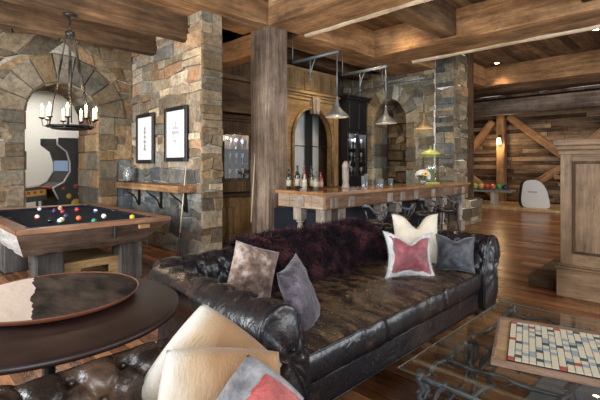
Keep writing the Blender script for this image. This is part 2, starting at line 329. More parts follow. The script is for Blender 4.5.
PAL_BROWN = [(.42, .36, .28), (.48, .41, .31), (.35, .31, .255), (.50, .42, .31), (.41, .38, .33), (.34, .325, .29), (.46, .37, .28), (.45, .42, .365)]
PAL_LIGHT = [(.60, .56, .48), (.54, .52, .47), (.68, .62, .52), (.50, .52, .52), (.60, .48, .36), (.57, .55, .51), (.44, .41, .36), (.74, .71, .65), (.56, .42, .31)]
PAL_GREY = [(.54, .53, .47), (.60, .57, .49), (.47, .48, .45), (.58, .51, .40), (.48, .42, .33), (.57, .58, .54), (.40, .38, .34)]
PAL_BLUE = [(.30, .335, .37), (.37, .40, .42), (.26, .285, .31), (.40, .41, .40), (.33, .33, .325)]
def stone(bm, quad, depth, tf, colr, cl, rnd, skin=.0):
    """one rough block: quad of 4 (s,t) corners, outer face pushed out by depth, tf maps (s,t,out)"""
    cs = sum(q[0] for q in quad)/4; ct = sum(q[1] for q in quad)/4
    g = .004
    def sh(q, k): return (q[0] + (cs-q[0])*k, q[1] + (ct-q[1])*k)
    A = [bm.verts.new(tf(*sh(q, .01), -.02)) for q in quad]
    Bq = [bm.verts.new(tf(*sh(q, .03), depth*.6)) for q in quad]
    jj = [(rnd.uniform(-.012, .012), rnd.uniform(-.012, .012), rnd.uniform(-.008, .008)) for _ in quad]
    Cq = [bm.verts.new(tf(*(sh(q, .12)[0] + j[0], sh(q, .12)[1] + j[1]), depth + j[2])) for q, j in zip(quad, jj)]
    fs = []
    for P, Q in ((A, Bq), (Bq, Cq)):
        for k in range(4): fs.append(bm.faces.new((P[k], P[(k+1) % 4], Q[(k+1) % 4], Q[k])))
    fs.append(bm.faces.new(Cq))
    for f in fs:
        for l in f.loops: l[cl] = (*colr, 1)
def stone_field(bm, cl, s0, s1, t0, t1, tf, pal, rnd, opening=None, size=1.0, palf=None):
    """opening=(centre s, half width, spring t, top t, ring)"""
    def hw(t):
        if not opening: return 0
        c, h, sp, tp, ring = opening
        if t <= sp: return h + ring*(.35 if t < sp - .3 else .6)
        H = tp + ring - sp; W = h + ring*.9
        k = (t - sp)/H
        return W*math.sqrt(max(0, 1-k*k)) if k < 1 else 0
    t = t0
    while t < t1 - .02:
        h = rnd.choice((.12, .16, .2, .26, .3, .36))*size; h = min(h, t1 - t)
        if t1 - t - h < .07: h = t1 - t
        spans = [(s0, s1)]
        if opening:
            c = opening[0]; a, b = hw(t), hw(t+h)
            if a > 0 or b > 0: spans = [(s0, (c-a, c-b)), ((c+a, c+b), s1)]
        for lo, hi in spans:
            l0, l1 = lo if isinstance(lo, tuple) else (lo, lo); h0, h1 = hi if isinstance(hi, tuple) else (hi, hi)
            if h0 - l0 < .02 and h1 - l1 < .02: continue
            # walk along
            cuts = [0]; u = 0; wd = max((h0-l0), (h1-l1), .05)
            while u < 1:
                u += rnd.uniform(.16, .62)*size*(1.25 if h > .22*size else .8)/wd
                if 1-u < .12/wd: u = 1
                cuts.append(min(1, u))
            for a, b in zip(cuts, cuts[1:]):
                if b <= a: continue
                q = [(l0+(h0-l0)*a, t), (l0+(h0-l0)*b, t), (l1+(h1-l1)*b, t+h), (l1+(h1-l1)*a, t+h)]
                parts = [q]
                if h > .24*size and rnd.random() < .5:
                    k = rnd.uniform(.35, .65); m0 = (q[0][0]+(q[3][0]-q[0][0])*k, t+h*k); m1 = (q[1][0]+(q[2][0]-q[1][0])*k, t+h*k)
                    parts = [[q[0], q[1], m1, m0], [m0, m1, q[2], q[3]]]
                for pq in parts:
                    pp = palf(pq[0][0], pq[0][1]) if palf else pal
                    cc = rnd.choice(pp); f = rnd.uniform(.8, 1.2); av = [sum(q_[i] for q_ in pp)/len(pp) for i in range(3)]; cc = tuple(min(1, (x*.5 + a_*.5)*f) for x, a_ in zip(cc, av))
                    jq = []
                    for p in pq:
                        edge = min(1, (p[0]-s0)/.15, (s1-p[0])/.15) if not opening else min(1, (p[0]-s0)/.15, (s1-p[0])/.15, max(0, abs(p[0]-opening[0])-hw(p[1]))/.15)
                        edge = max(0, edge); W1 = noise.noise_vector(Vector((p[0]*3.1, p[1]*3.1, 4.2+s0)))
                        jq.append((p[0] + (W1.x*.10 + rnd.uniform(-.018, .018))*edge, p[1] + (W1.y*.10 + rnd.uniform(-.018, .018))*(edge if 0 < p[1]-t0 else 0)))
                    stone(bm, jq, rnd.uniform(.015, .055), tf, cc, cl, rnd)
        t += h
def voussoirs(bm, cl, tf, opening, pal, rnd, n=11, jamb_t0=0, inner=.0, out=.06):
    c, h, sp, tp, ring = opening
    def el(a, grow): return (c + (h+grow)*math.cos(a), sp + (tp-sp+grow)*math.sin(a))
    for i in range(n):
        a0, a1 = PI*i/n, PI*(i+1)/n; rg = ring*rnd.uniform(.95, 1.15)
        q = [el(a0, 0), el(a0, rg), el(a1, rg), el(a1, 0)]
        cc = rnd.choice(pal); f = rnd.uniform(.85, 1.25)
        stone(bm, q, out, tf, tuple(x*f for x in cc), cl, rnd)
    for sgn in (-1, 1):
        t = jamb_t0
        while t < sp - .02:
            hh = min(rnd.uniform(.2, .4), sp-t); wd = ring*(rnd.choice((.75, .4)))
            if sp - t - hh < .1: hh = sp-t
            x0 = c + sgn*h; x1 = c + sgn*(h+ max(wd, ring*.62)); lo, hi = min(x0, x1), max(x0, x1)
            cc = rnd.choice(pal); f = rnd.uniform(.8, 1.2)
            stone(bm, [(lo, t), (hi, t), (hi, t+hh), (lo, t+hh)], out*.9, tf, tuple(x*f for x in cc), cl, rnd); t += hh
def arch_backing(bm, s0, s1, t0, t1, tf, opening, thick, n=14):
    """solid wall with an arched opening, faces front, back, reveal"""
    c, h, sp, tp, ring = opening
    arc = [(c+h*math.cos(PI*i/n), sp+(tp-sp)*math.sin(PI*i/n)) for i in range(n+1)]   # right to left
    path = [(c+h, t0)] + arc + [(c-h, t0)]
    outer = [(s1, t0)] + [(s1 + (s0-s1)*0, t1 if i > 0 else t1) for i in range(1)]
    def strip(o):
        for i in range(len(path)-1):
            p, q = path[i], path[i+1]
            def proj(z):
                if i == 0 or i == len(path)-2: return (s1 if i == 0 else s0, z[1])
                return (z[0], t1)
            if i == 0: quad = [p, (s1, p[1]), (s1, q[1]), q]
            elif i == len(path)-2: quad = [p, (s0, p[1]), (s0, q[1]), q]
            else: quad = [p, (p[0], t1), (q[0], t1), q]
            bm.faces.new([bm.verts.new(tf(a, b, o)) for a, b in quad])
        for sx in (s0, s1):
            e = c+h if sx == s1 else c-h
            bm.faces.new([bm.verts.new(tf(a, b, o)) for a, b in ((e, sp), (sx, sp), (sx, t1), (e, t1))])
    strip(0); strip(-thick)
    for i in range(len(path)-1):
        p, q = path[i], path[i+1]
        bm.faces.new([bm.verts.new(tf(p[0], p[1], 0)), bm.verts.new(tf(q[0], q[1], 0)), bm.verts.new(tf(q[0], q[1], -thick)), bm.verts.new(tf(p[0], p[1], -thick))])

def newstone():
    b = BM(); return b, b.loops.layers.color.new('Col')
def reveal_stones(bm, cl, tf2, opening, thick, pal, rnd, n=12):
    """stones lining the reveal; tf2(s,t,depth) and offset toward the opening"""
    c, h, sp, tp, ring = opening
    path = []
    for sgn in (1,):
        t = 0
    L_ = [(c+h, t) for t in (0, .35, .7, 1.05, 1.4, 1.75, 2.1) if t < sp-.15] + [(c+h*math.cos(PI*i/n), sp+(tp-sp)*math.sin(PI*i/n)) for i in range(n+1)] + [(c-h, t) for t in (2.1, 1.75, 1.4, 1.05, .7, .35, 0) if t < sp-.15]
    for (a, b) in zip(L_, L_[1:]):
        cuts = [0, rnd.uniform(.3, .7), 1]
        for u, v in zip(cuts, cuts[1:]):
            mid = Vector(((a[0]+b[0])/2-c, (a[1]+b[1])/2-min(sp, (a[1]+b[1])/2), 0))
            nn = Vector((-(b[1]-a[1]), b[0]-a[0], 0)).normalized()   # toward inside
            if nn.dot(Vector(((a[0]+b[0])/2-c, (a[1]+b[1])/2-sp*.8, 0))) > 0: nn = -nn
            o = rnd.uniform(.01, .035)
            cc = rnd.choice(pal); f = rnd.uniform(.8, 1.2)
            def P(p, d, off): return tf2(p[0]+nn.x*off, p[1]+nn.y*off, -thick*d)
            A = [bm.verts.new(P(p, d, 0)) for p, d in ((a, u), (b, u), (b, v), (a, v))]
            Bq = [bm.verts.new(P((p[0]+(m_[0]-p[0])*.06, p[1]+(m_[1]-p[1])*.06), d+(.5*(u+v)-d)*.08, o)) for p, d, m_ in ((a, u, b), (b, u, a), (b, v, a), (a, v, b))]
            fs = [bm.faces.new(Bq)] + [bm.faces.new((A[k], A[(k+1) % 4], Bq[(k+1) % 4], Bq[k])) for k in range(4)]
            for f_ in fs:
                for l in f_.loops: l[cl] = (*(x*f for x in cc), 1)

# left arched wall (faces the camera, Y = 8.3)
AW = (2.33, .60, 2.42, 2.99, .46)
tfA = lambda s, t, o: (s, 8.3 - o, t)
bm = BM(); arch_backing(bm, -3, 4.2, 0, 4.0, tfA, AW, 1.1); struct('wall_back', bm, M['mortar'])
bm, cl = newstone(); rnd = random.Random(11)
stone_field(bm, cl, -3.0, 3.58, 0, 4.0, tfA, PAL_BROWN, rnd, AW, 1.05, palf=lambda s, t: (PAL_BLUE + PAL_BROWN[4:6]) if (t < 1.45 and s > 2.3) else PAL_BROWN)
voussoirs(bm, cl, tfA, AW, PAL_BROWN, rnd, 9)
reveal_stones(bm, cl, tfA, AW, 1.1, PAL_BROWN[3:], rnd)
struct('wall_back_stonework', bm, M['stone'])
# picture wall (X = 3.6, faces left), with its end
tfP = lambda s, t, o: (3.6 - o, s, t)
bm = BM(); bx(bm, 3.6, 3.95, 5.74, 8.3, 0, 3.95); struct('wall_left', bm, M['mortar'])
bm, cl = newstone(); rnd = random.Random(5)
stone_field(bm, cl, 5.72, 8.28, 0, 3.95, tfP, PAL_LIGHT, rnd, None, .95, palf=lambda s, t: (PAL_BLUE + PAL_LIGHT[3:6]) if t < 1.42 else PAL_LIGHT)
tfE = lambda s, t, o: (s, 5.74 - o, t)
stone_field(bm, cl, 3.57, 3.97, 0, 3.95, tfE, PAL_BROWN + PAL_LIGHT[:2], rnd, None, .8)
struct('wall_left_stonework', bm, M['stone'])
# bar stone wall (X = 10) with arched niche, faces left
BW = (6.36, .54, 2.62, 3.34, .36)
tfB = lambda s, t, o: (10 - o, s, t)
bm = BM(); arch_backing(bm, 5.04, 8.0, 0, 4.1, tfB, BW, .7); struct('wall_right', bm, M['mortar'])
bm, cl = newstone(); rnd = random.Random(21)
stone_field(bm, cl, 5.0, 8.0, .4, 4.1, tfB, PAL_GREY, rnd, BW, 1.0)
voussoirs(bm, cl, tfB, BW, PAL_GREY, rnd, 9, .8); reveal_stones(bm, cl, tfB, BW, .7, PAL_GREY, rnd)
struct('wall_right_stonework', bm, M['stone'])
# rubble behind the niche
bm, cl = newstone(); rnd = random.Random(3)
stone_field(bm, cl, 5.2, 7.6, .4, 3.9, lambda s, t, o: (10.95 - o*3, s, t), PAL_BROWN + [(.30, .21, .12)], rnd, None, 1.1)
struct('wall_niche_stonework', bm, M['stone'])
# stone pier at the bar's end
bm, cl = newstone(); rnd = random.Random(9)
stone_field(bm, cl, 4.5, 4.97, .5, 4.3, lambda s, t, o: (9.95 - o, s, t), PAL_BLUE + PAL_GREY, rnd, None, .8)
stone_field(bm, cl, 9.95, 10.7, .5, 4.3, lambda s, t, o: (s, 4.5 - o, t), PAL_BROWN + PAL_LIGHT[:3], rnd, None, .8)
tfx = lambda s, t, o: (9.86 - o, s, t)
stone_field(bm, cl, 4.32, 5.05, 0, .62, tfx, PAL_BROWN + PAL_LIGHT[:3], rnd, None, 1.0)
stone_field(bm, cl, 9.86, 11.2, 0, .62, lambda s, t, o: (s, 4.32 - o, t), PAL_BROWN + PAL_LIGHT[:3], rnd, None, 1.1)
stone_field(bm, cl, 9.86, 11.2, 4.32, 5.05, lambda s, t, o: (s, t, .62+o*.5), PAL_BROWN, rnd, None, 1.0)
bx(bm, 9.97, 10.68, 4.52, 5.035, .6, 4.35); bx(bm, 9.88, 11.18, 4.34, 5.03, 0, .6)
pier = obj('stone_pier', bm, M['stone'])
tag(pier, 'tall dry-stacked stone pier on a wider rubble base at the far end of the bar', 'stone pillar')

# main beams (undersides at 3.95) and joists
beam('trim_1', -3, 4.8, 5.5, 6.25, 3.95, 4.56, 'beam_x')
beam('trim_2', 4.78, 5.6, -4, 5.5, 3.95, 4.56, 'beam_y')
beam('trim_3', 5.62, 13.2, 5.42, 6.25, 3.95, 4.56, 'beam_x')
beam('trim_4', 7.9, 8.82, -4, 5.42, 3.95, 4.56, 'beam_y')
beam('trim_5', 5.4, 9.95, 6.95, 7.28, 3.97, 4.56, 'dark_x')
beam('trim_6', -3, 3.6, 7.21, 7.42, 3.53, 4.0, 'dark_x')
beam('trim_7', -3, 3.6, 6.11, 6.30, 3.55, 4.0, 'dark_x')
beam('trim_8', 5.6, 7.9, 3.52, 3.86, 4.03, 4.56, 'dark_x')
beam('trim_9', 8.82, 13.4, 5.0, 5.42, 3.95, 4.56, 'beam_x')
beam('trim_10', 13.35, 13.8, -4, 5.42, 3.95, 4.56, 'beam_y')
beam('trim_11', 5.6, 5.67, -4, 5.42, 3.905, 4.02, 'lit_edge_y')  # this strip and the next are painted pale as lit beam edges
beam('trim_12', 8.82, 8.9, -4, 5.0, 3.90, 4.02, 'lit_edge_y')
beam('trim_13', 4.82, 5.2, 6.03, 7.4, 3.55, 3.94, 'warm_y')
beam('trim_14', 14.5, 14.95, -4, 8.2, 3.2, 3.66, 'grey_y')
beam('trim_15', 13.8, 14.5, -4, 8.2, 3.8, 4.56, 'dark_y')
bm = BM(); bx(bm, 14.5, 18, -4, 9, 3.72, 3.8); struct('ceiling', bm, M['ceil'])
for i, y in enumerate((1.0, -1.6)): beam('trim_%d' % (16+i), 8.82, 13.35, y-.15, y+.15, 4.15, 4.56, 'dark_x')
for i, y in enumerate((1.3,)): beam('trim_%d' % (18+i), 5.6, 7.9, y-.15, y+.15, 4.1, 4.56, 'dark_x')
# wall behind the bar and sides
bm = BM(); bx(bm, 4.2, 10.0, 8.05, 8.2, 0, 4.56); struct('wall_bar', bm, M['dark_z'])
bm = BM(); bx(bm, 10.0, 17.3, 7.9, 8.1, 0, 4.56); struct('wall_north', bm, M['log'])
bm = BM(); bx(bm, 17.0, 17.2, -4, 8.0, 0, 4); struct('wall_far', bm, M['log'])
# game room behind the arch
bm = BM(); bx(bm, .6, 5.2, 12.4, 12.5, 0, 3.6); bx(bm, .5, .6, 9.4, 12.5, 0, 3.6); bx(bm, 5.2, 5.3, 9.4, 12.5, 0, 3.6); struct('wall_game_room', bm, M['plaster'])
bm = BM(); bx(bm, .5, 5.3, 9.4, 12.5, 3.6, 3.7); struct('ceiling', bm, M['plaster'])
# lane platform
bm = BM(); bx(bm, 14.65, 17.0, -4, 7.9, 0, .1, .01); struct('floor_lane', bm, M['lane'])

# log post beside the pier, post by the lanes, braces
def post(label, x, y, wx, wy, z1, mat, z0=0):
    bm = BM(); bx(bm, -wx/2, wx/2, -wy/2, wy/2, 0, z1)
    es = [e for e in bm.edges if abs((e.verts[0].co-e.verts[1].co).z) > .5]
    bmesh.ops.subdivide_edges(bm, edges=es, cuts=12)
    for v in bm.verts:
        v.co.x += random.uniform(-.004, .004); v.co.y += random.uniform(-.004, .004)
    es = [e for e in bm.edges if abs((e.verts[0].co-e.verts[1].co).z) > .08]
    bmesh.ops.bevel(bm, geom=es, offset=.007, segments=1, affect='EDGES')
    o = obj('timber_post', bm, M[mat], loc=(x, y, z0)); tag(o, label, 'post'); return o
post('thick grey weathered timber post standing behind the leather sofa, with a cue against it', 5.02, 5.76, .46, .5, 3.95, 'grey_z')
post('dark rough log post right behind the stone pier', 11.1, 4.72, .5, .3, 3.95, 'dark_z', .62)
post('warm brown timber post with a lit sconce on the board wall', 16.85, 5.72, .26, .3, 3.72-.1, 'beam_z', .1)
def brace(label, y0, z0, y1, z1, w=.26, x0=16.74, x1=16.98):
    L_ = math.hypot(y1-y0, z1-z0); a = math.atan2(z1-z0, y1-y0)
    bm = BM(); bx(bm, x0-16.86, x1-16.86, -L_/2, L_/2, -w/2, w/2, .015)
    o = obj('diagonal_brace', bm, M['warm_y'], loc=(16.86, (y0+y1)/2, (z0+z1)/2), rot=(a, 0, 0)); tag(o, label, 'brace')
brace('diagonal timber brace rising to the left side of the sconce post', 7.3, 1.6, 6.02, 3.2)
brace('long diagonal timber brace running down right from the sconce post top', 5.45, 3.35, 3.3, 1.5)
brace('diagonal timber brace rising right from behind the white bowling seat', 4.95, .55, 3.6, 1.45)
brace('short diagonal timber brace at floor level left of the sconce post', 7.3, 1.35, 6.0, .3, .22)
brace('diagonal timber brace seen above the wooden cabinet', 3.0, 2.2, 1.6, 3.4)
#PART2
# ------------------------------------------------------------------ leather sofa (chesterfield)
def resample(pts, n, closed=True):
    P = [Vector((p[0], p[1], 0)) for p in pts]
    if closed: P = P + [P[0]]
    L_ = [0]
    for a, b in zip(P, P[1:]): L_.append(L_[-1] + (b-a).length)
    out = []
    for i in range(n):
        t = L_[-1]*i/(n if closed else n-1); k = 0
        while k < len(L_)-2 and L_[k+1] < t: k += 1
        u = (t-L_[k])/max(1e-9, L_[k+1]-L_[k]); out.append(P[k].lerp(P[k+1], u))
    return [(p.x, p.y) for p in out]
def roll_section(w=.2, h=.76, r=.135, seat=.42, base=.1):
    """cross-section: inner face at u>0 (toward the seat), roll overhanging the outside (u<0)"""
    pts = [(-w*.35, base), (-w*.35, h-2*r-.03)]
    cx, cz = -w*.35 + .03, h-r
    a = -110
    while a >= -360:
        pts.append((cx + r*math.cos(R(a)), cz + r*math.sin(R(a)))); a -= 15
    pts.append((cx + r*.98, cz-.05)); pts.append((w*.75, seat+.08)); pts.append((w*.8, seat-.05)); pts.append((w*.8, base))
    return pts
def tufted_sweep(name, m, parent, L_, sec, place, t_rows=(.0,), spacing=.19, depth=.035, buttons=True, nlen=110, nsec=76, seed=1, zlo=.38, curve=None):
    """sweep the section for length L_ with diamond tufting on inner face and roll; place(u, z, s) gives the world point"""
    S = resample(sec, nsec); n = len(S)
    # arc position of every section vertex
    arc = [0]
    for i in range(1, n): arc.append(arc[-1] + math.hypot(S[i][0]-S[i-1][0], S[i][1]-S[i-1][1]))
    top = max(range(n), key=lambda i: S[i][1]); a_top = arc[top]
    nor = []
    for i in range(n):
        a, b = S[i-1], S[(i+1) % n]; d = Vector((b[0]-a[0], b[1]-a[1])); d.normalize(); nor.append((-d.y, d.x))
    bm = BM(); rings = []; btn = []
    rows = [a_top + .02 + k*spacing*.8 for k in range(4)]
    def field(a, s):
        v = 0; best = 9
        for k, ra in enumerate(rows):
            off = 0 if k % 2 == 0 else .5
            j = round(s/spacing - off); sx = (j+off)*spacing
            d2 = ((s-sx)**2 + (a-ra)**2); v += math.exp(-d2/.0016)
            # folds running to the next row
            if k < len(rows)-1:
                for sg in (-1, 1):
                    ex, ea = sx+sg*spacing/2, rows[k+1]; t = ((s-sx)*(ex-sx) + (a-ra)*(ea-ra))/((ex-sx)**2+(ea-ra)**2)
                    if 0 < t < 1:
                        dd = ((s-sx-t*(ex-sx))**2 + (a-ra-t*(ea-ra))**2); best = min(best, dd)
        return v + .55*math.exp(-best/.0003)
    for j in range(nlen+1):
        s = L_*j/nlen; ring = []
        for i in range(n):
            u, z = S[i]; a = arc[i]; wgt = 0
            if a_top - .03 < a < rows[-1] + .1 and z > zlo - .1: wgt = 1
            d = -depth*field(a, s)*wgt
            d += .004*noise.noise(Vector((u*6 + seed, z*6, s*5))) - .006*wgt*abs(math.sin(s*PI/spacing*2))**.5*0
            puff = .012 if wgt else 0
            nu = nor[i]
            sgn = 1
            ring.append(bm.verts.new(place(u + nu[0]*(d+puff), z + nu[1]*(d+puff), s)))
        rings.append(ring)
    for A, B in zip(rings, rings[1:]):
        for k in range(n):
            f = bm.faces.new((A[k], A[(k+1) % n], B[(k+1) % n], B[k])); f.smooth = True
    for ring in (rings[0], rings[-1]):
        bm.faces.new(ring)
    for k, ra in enumerate(rows[:3]):
        off = 0 if k % 2 == 0 else .5
        i = min(range(n), key=lambda q: abs(arc[q]-ra))
        j = 0
        while (j+off)*spacing < L_ - .03:
            s = (j+off)*spacing
            if s > .04:
                u, z = S[i]; nu = nor[i]; p = place(u + nu[0]*(-depth*.75), z + nu[1]*(-depth*.75), s)
                sphere(bm, p, .013, 8)
            j += 1
    return obj(name, bm, m, parent)
def section_fix(sec):
    # orientation so that the outward normal is (-dy, dx) ; profile given clockwise
    a = sum(p[0]*q[1]-q[0]*p[1] for p, q in zip(sec, sec[1:]+sec[:1]))
    return sec if a < 0 else sec[::-1]
def arm_front(name, m, parent, sec, pos, axis, sgn, bulge=.05):
    """domed upholstered front panel closing the arm end, with a piped edge and a button"""
    bm = BM(); S = resample(sec, 48); cu = sum(p[0] for p in S)/48; cz = .56
    rings = []
    for k, f in enumerate((1.03, 1.04, 1.0, .93, .8, .6, .35, .12)):
        o = (0, .018, .03, .026, .036, .046, .05, .03)[k]
        o = o*1.7; pl = (0, 0, .003, .006, .008, .008, .004, 0)[k]
        rings.append([bm.verts.new(pos(cu+(u-cu)*f, (z-.45)*f+.45 if f > .9 else .5+(z-.5)*f, sgn*(o + pl*math.cos(q*2*PI/4)))) for q, (u, z) in enumerate(S)])
    for A, B in zip(rings, rings[1:]):
        for i in range(48): bm.faces.new((A[i], A[(i+1) % 48], B[(i+1) % 48], B[i])).smooth = True
    bm.faces.new(rings[-1])
    p = Vector(pos(cu, .56, sgn*.07)); sphere(bm, p, .014, 8)
    tube(bm, [pos(cu+(u-cu)*1.03, (z-.45)*1.03+.45, sgn*.02) for u, z in S], .008, 6, closed=True)
    return obj(name, bm, m, parent)
def seat_cushion(name, m, parent, x0, x1, y0, y1, z0, z1, seed=0, nx=26, ny=26, crown=.035):
    bm = BM(); rnd = random.Random(seed)
    def top(u, v):
        e = (1-abs(2*u-1)**3.2)*(1-abs(2*v-1)**3.2)
        wr = .006*noise.noise(Vector((u*7+seed, v*4, 1))) + .005*abs(noise.noise(Vector((u*18+v*9+seed, v*4, 3))))*(1-.7*max(0, 1-v*4))
        return z1 - .03 + crown*e**.6 + wr*2
    g = {}
    for i in range(nx+1):
        for j in range(ny+1):
            u, v = i/nx, j/ny; r = .02
            X = x0 + (x1-x0)*u; Y = y0 + (y1-y0)*v; g[i, j] = bm.verts.new((X, Y, top(u, v)))
    for i in range(nx):
        for j in range(ny): bm.faces.new((g[i, j], g[i+1, j], g[i+1, j+1], g[i, j+1])).smooth = True
    border = [(i, 0) for i in range(nx)] + [(nx, j) for j in range(ny)] + [(i, ny) for i in range(nx, 0, -1)] + [(0, j) for j in range(ny, 0, -1)]
    cx, cy = (x0+x1)/2, (y0+y1)/2
    prev = [g[b] for b in border]
    for k, zz in enumerate((.0, .25, .5, .75, 1)):
        ring = []
        for b in border:
            v = g[b]; t = v.co.z; bul = .028*math.sin(PI*(.1+.8*zz)); wr = .006*noise.noise(Vector((v.co.x*14, v.co.y*14, zz*1.2+seed)))
            dx = (bul+wr) * (-1 if b[0] == 0 else 1 if b[0] == nx else 0)*.35; dy = (bul+wr) * (-1 if b[1] == 0 else 1 if b[1] == ny else 0)
            ring.append(bm.verts.new((v.co.x+dx, v.co.y+dy, (t-.006) + (z0-t+.006)*zz)))
        for i in range(len(border)):
            bm.faces.new((prev[i], prev[(i+1) % len(border)], ring[(i+1) % len(border)], ring[i])).smooth = True
        prev = ring
    bm.faces.new(prev); bm.normal_update()
    for f in bm.faces: f.material_index = 0 if f.calc_center_median().z > z1 - .05 and abs(f.normal.z) > .5 else 1
    o = obj(name, bm, [m, M['leather']], parent)
    bm = BM()   # piping along the top edge
    tube(bm, [(g_[0], g_[1], g_[2]) for g_ in [( (x0+(x1-x0)*t), y0-.012, top(t, 0)-.004) for t in [k/24 for k in range(25)]]], .007, 6)
    obj('piping', bm, M['leather'], o)
    return o

SX0, SX1, SY0, SY1 = 1.465, 4.27, 1.58, 2.86
sofa = thing('chesterfield_sofa', 'long dark brown button-tufted leather sofa with rolled arms, a purple fur throw on its back', 'sofa', (0, 0, 0))
sec = section_fix(roll_section(.20, .785, .138))
tufted_sweep('arm', M['leather'], sofa, 1.22, sec, lambda u, z, s: (SX0 + u, SY0 + .0 + s, z), seed=1)
tufted_sweep('arm', M['leather'], sofa, 1.22, sec, lambda u, z, s: (SX1 - u, SY0 + .0 + s, z), seed=2)
tufted_sweep('backrest', M['leather'], sofa, SX1-SX0+.04, section_fix(roll_section(.26, .80, .14)), lambda u, z, s: (SX0 - .02 + s, SY1 - u - .05, z), seed=3, nlen=190)
arm_front('arm_front_panel', M['leather'], sofa, sec, lambda u, z, o: (SX0 + u, SY0 + o, z), 'Y', -1)
arm_front('arm_front_panel', M['leather'], sofa, sec, lambda u, z, o: (SX1 - u, SY0 + o, z), 'Y', -1)
for k, (a, b) in enumerate(((1.615, 2.45), (2.46, 3.33), (3.34, 4.09))):
    seat_cushion('seat_cushion', M['seat_leather'], sofa, a, b, 1.60, 2.62, .27, .475, seed=k*5+1)
bm = BM(); bx(bm, 1.60, 4.10, 1.60, 2.8, .09, .27, .02, seg=2)
tube(bm, [(1.65, 1.598, .265), (4.08, 1.598, .265)], .008, 6); tube(bm, [(1.65, 1.598, .10), (4.08, 1.598, .10)], .007, 6)
obj('front_rail', bm, M['leather'], sofa, smooth=False)
for x, y in ((1.5, 1.64), (4.2, 1.64), (1.5, 2.75), (4.2, 2.75)):
    bm = BM(); lathe(bm, [(.02, 0), (.035, .01), (.045, .05), (.03, .09), (.04, .1)], 14, (x, y, 0)); obj('foot', bm, M['dark_z'], sofa)

# armchair in the foreground (its far arm carries the hide cushions)
ac = thing('leather_armchair', 'worn dark leather tufted armchair at the bottom left, partly under the hide cushions', 'armchair')
sec2 = section_fix(roll_section(.2, .695, .125))
tufted_sweep('arm', M['arm_leather'], ac, .86, sec2, lambda u, z, s: (.32 + s, 1.74 - u, z), seed=5, spacing=.2, depth=.045)
tufted_sweep('arm', M['arm_leather'], ac, .86, sec2, lambda u, z, s: (.32 + s, .62 + u, z), seed=6, spacing=.2)
tufted_sweep('backrest', M['arm_leather'], ac, 1.36, section_fix(roll_section(.2, .695, .125)), lambda u, z, s: (.32 + u, .5 + s, z), seed=7, spacing=.2, depth=.045)
arm_front('arm_front_panel', M['arm_leather'], ac, sec2, lambda u, z, o: (1.18 + o, 1.74 - u, z), 'X', 1)
arm_front('arm_front_panel', M['arm_leather'], ac, sec2, lambda u, z, o: (1.18 + o, .62 + u, z), 'X', 1)
seat_cushion('seat_cushion', M['arm_leather'], ac, .5, 1.17, .8, 1.5, .18, .37, seed=31)
bm = BM(); bx(bm, .4, 1.18, .7, 1.6, .08, .19, .02); obj('base', bm, M['arm_leather'], ac)
for x, y in ((.4, .65), (1.12, .65), (.4, 1.66), (1.12, 1.66)):
    bm = BM(); lathe(bm, [(.02, 0), (.04, .03), (.03, .1)], 12, (x, y, 0)); obj('foot', bm, M['dark_z'], ac)

# ------------------------------------------------------------------ fur and cushions
def blades(bm, pts, length, width, rnd, curl=.5, down=Vector((0, 0, -1)), mi=0, wild=.6):
    """short curved locks standing on (point, normal) pairs"""
    for p, n in pts:
        l = length*rnd.uniform(.6, 1.25); side = n.cross(Vector((rnd.uniform(-1, 1), rnd.uniform(-1, 1), rnd.uniform(-1, 1))))
        if side.length < 1e-3: continue
        side.normalize(); d = (n + Vector((rnd.uniform(-1, 1), rnd.uniform(-1, 1), rnd.uniform(-1, 1)))*wild + down*curl*.3).normalized()
        a = p + side*width; b = p - side*width; m1 = p + d*l*.5; d2 = (d + down*curl + side*rnd.uniform(-.5, .5)).normalized(); t = m1 + d2*l*.5
        v = [bm.verts.new(q) for q in (a, b, m1 - side*width*.75, m1 + side*width*.75, t)]
        f1 = bm.faces.new((v[0], v[1], v[2], v[3])); f2 = bm.faces.new((v[3], v[2], v[4]))
        f1.material_index = f2.material_index = mi; f1.smooth = f2.smooth = True
def sample_faces(bm, count, rnd, cond=None):
    bm.faces.ensure_lookup_table(); bm.normal_update()
    fs = [f for f in bm.faces if cond is None or cond(f)]
    ar = [f.calc_area() for f in fs]; tot = sum(ar); out = []
    for f, a in zip(fs, ar):
        k = a/tot*count; k = int(k) + (1 if rnd.random() < k-int(k) else 0); vs = [v.co for v in f.verts]
        for _ in range(k):
            u, v = rnd.random(), rnd.random()
            if len(vs) == 4: p = vs[0].lerp(vs[1], u).lerp(vs[3].lerp(vs[2], u), v)
            else:
                if u+v > 1: u, v = 1-u, 1-v
                p = vs[0] + (vs[1]-vs[0])*u + (vs[2]-vs[0])*v
            out.append((p.copy(), f.normal.copy()))
    return out
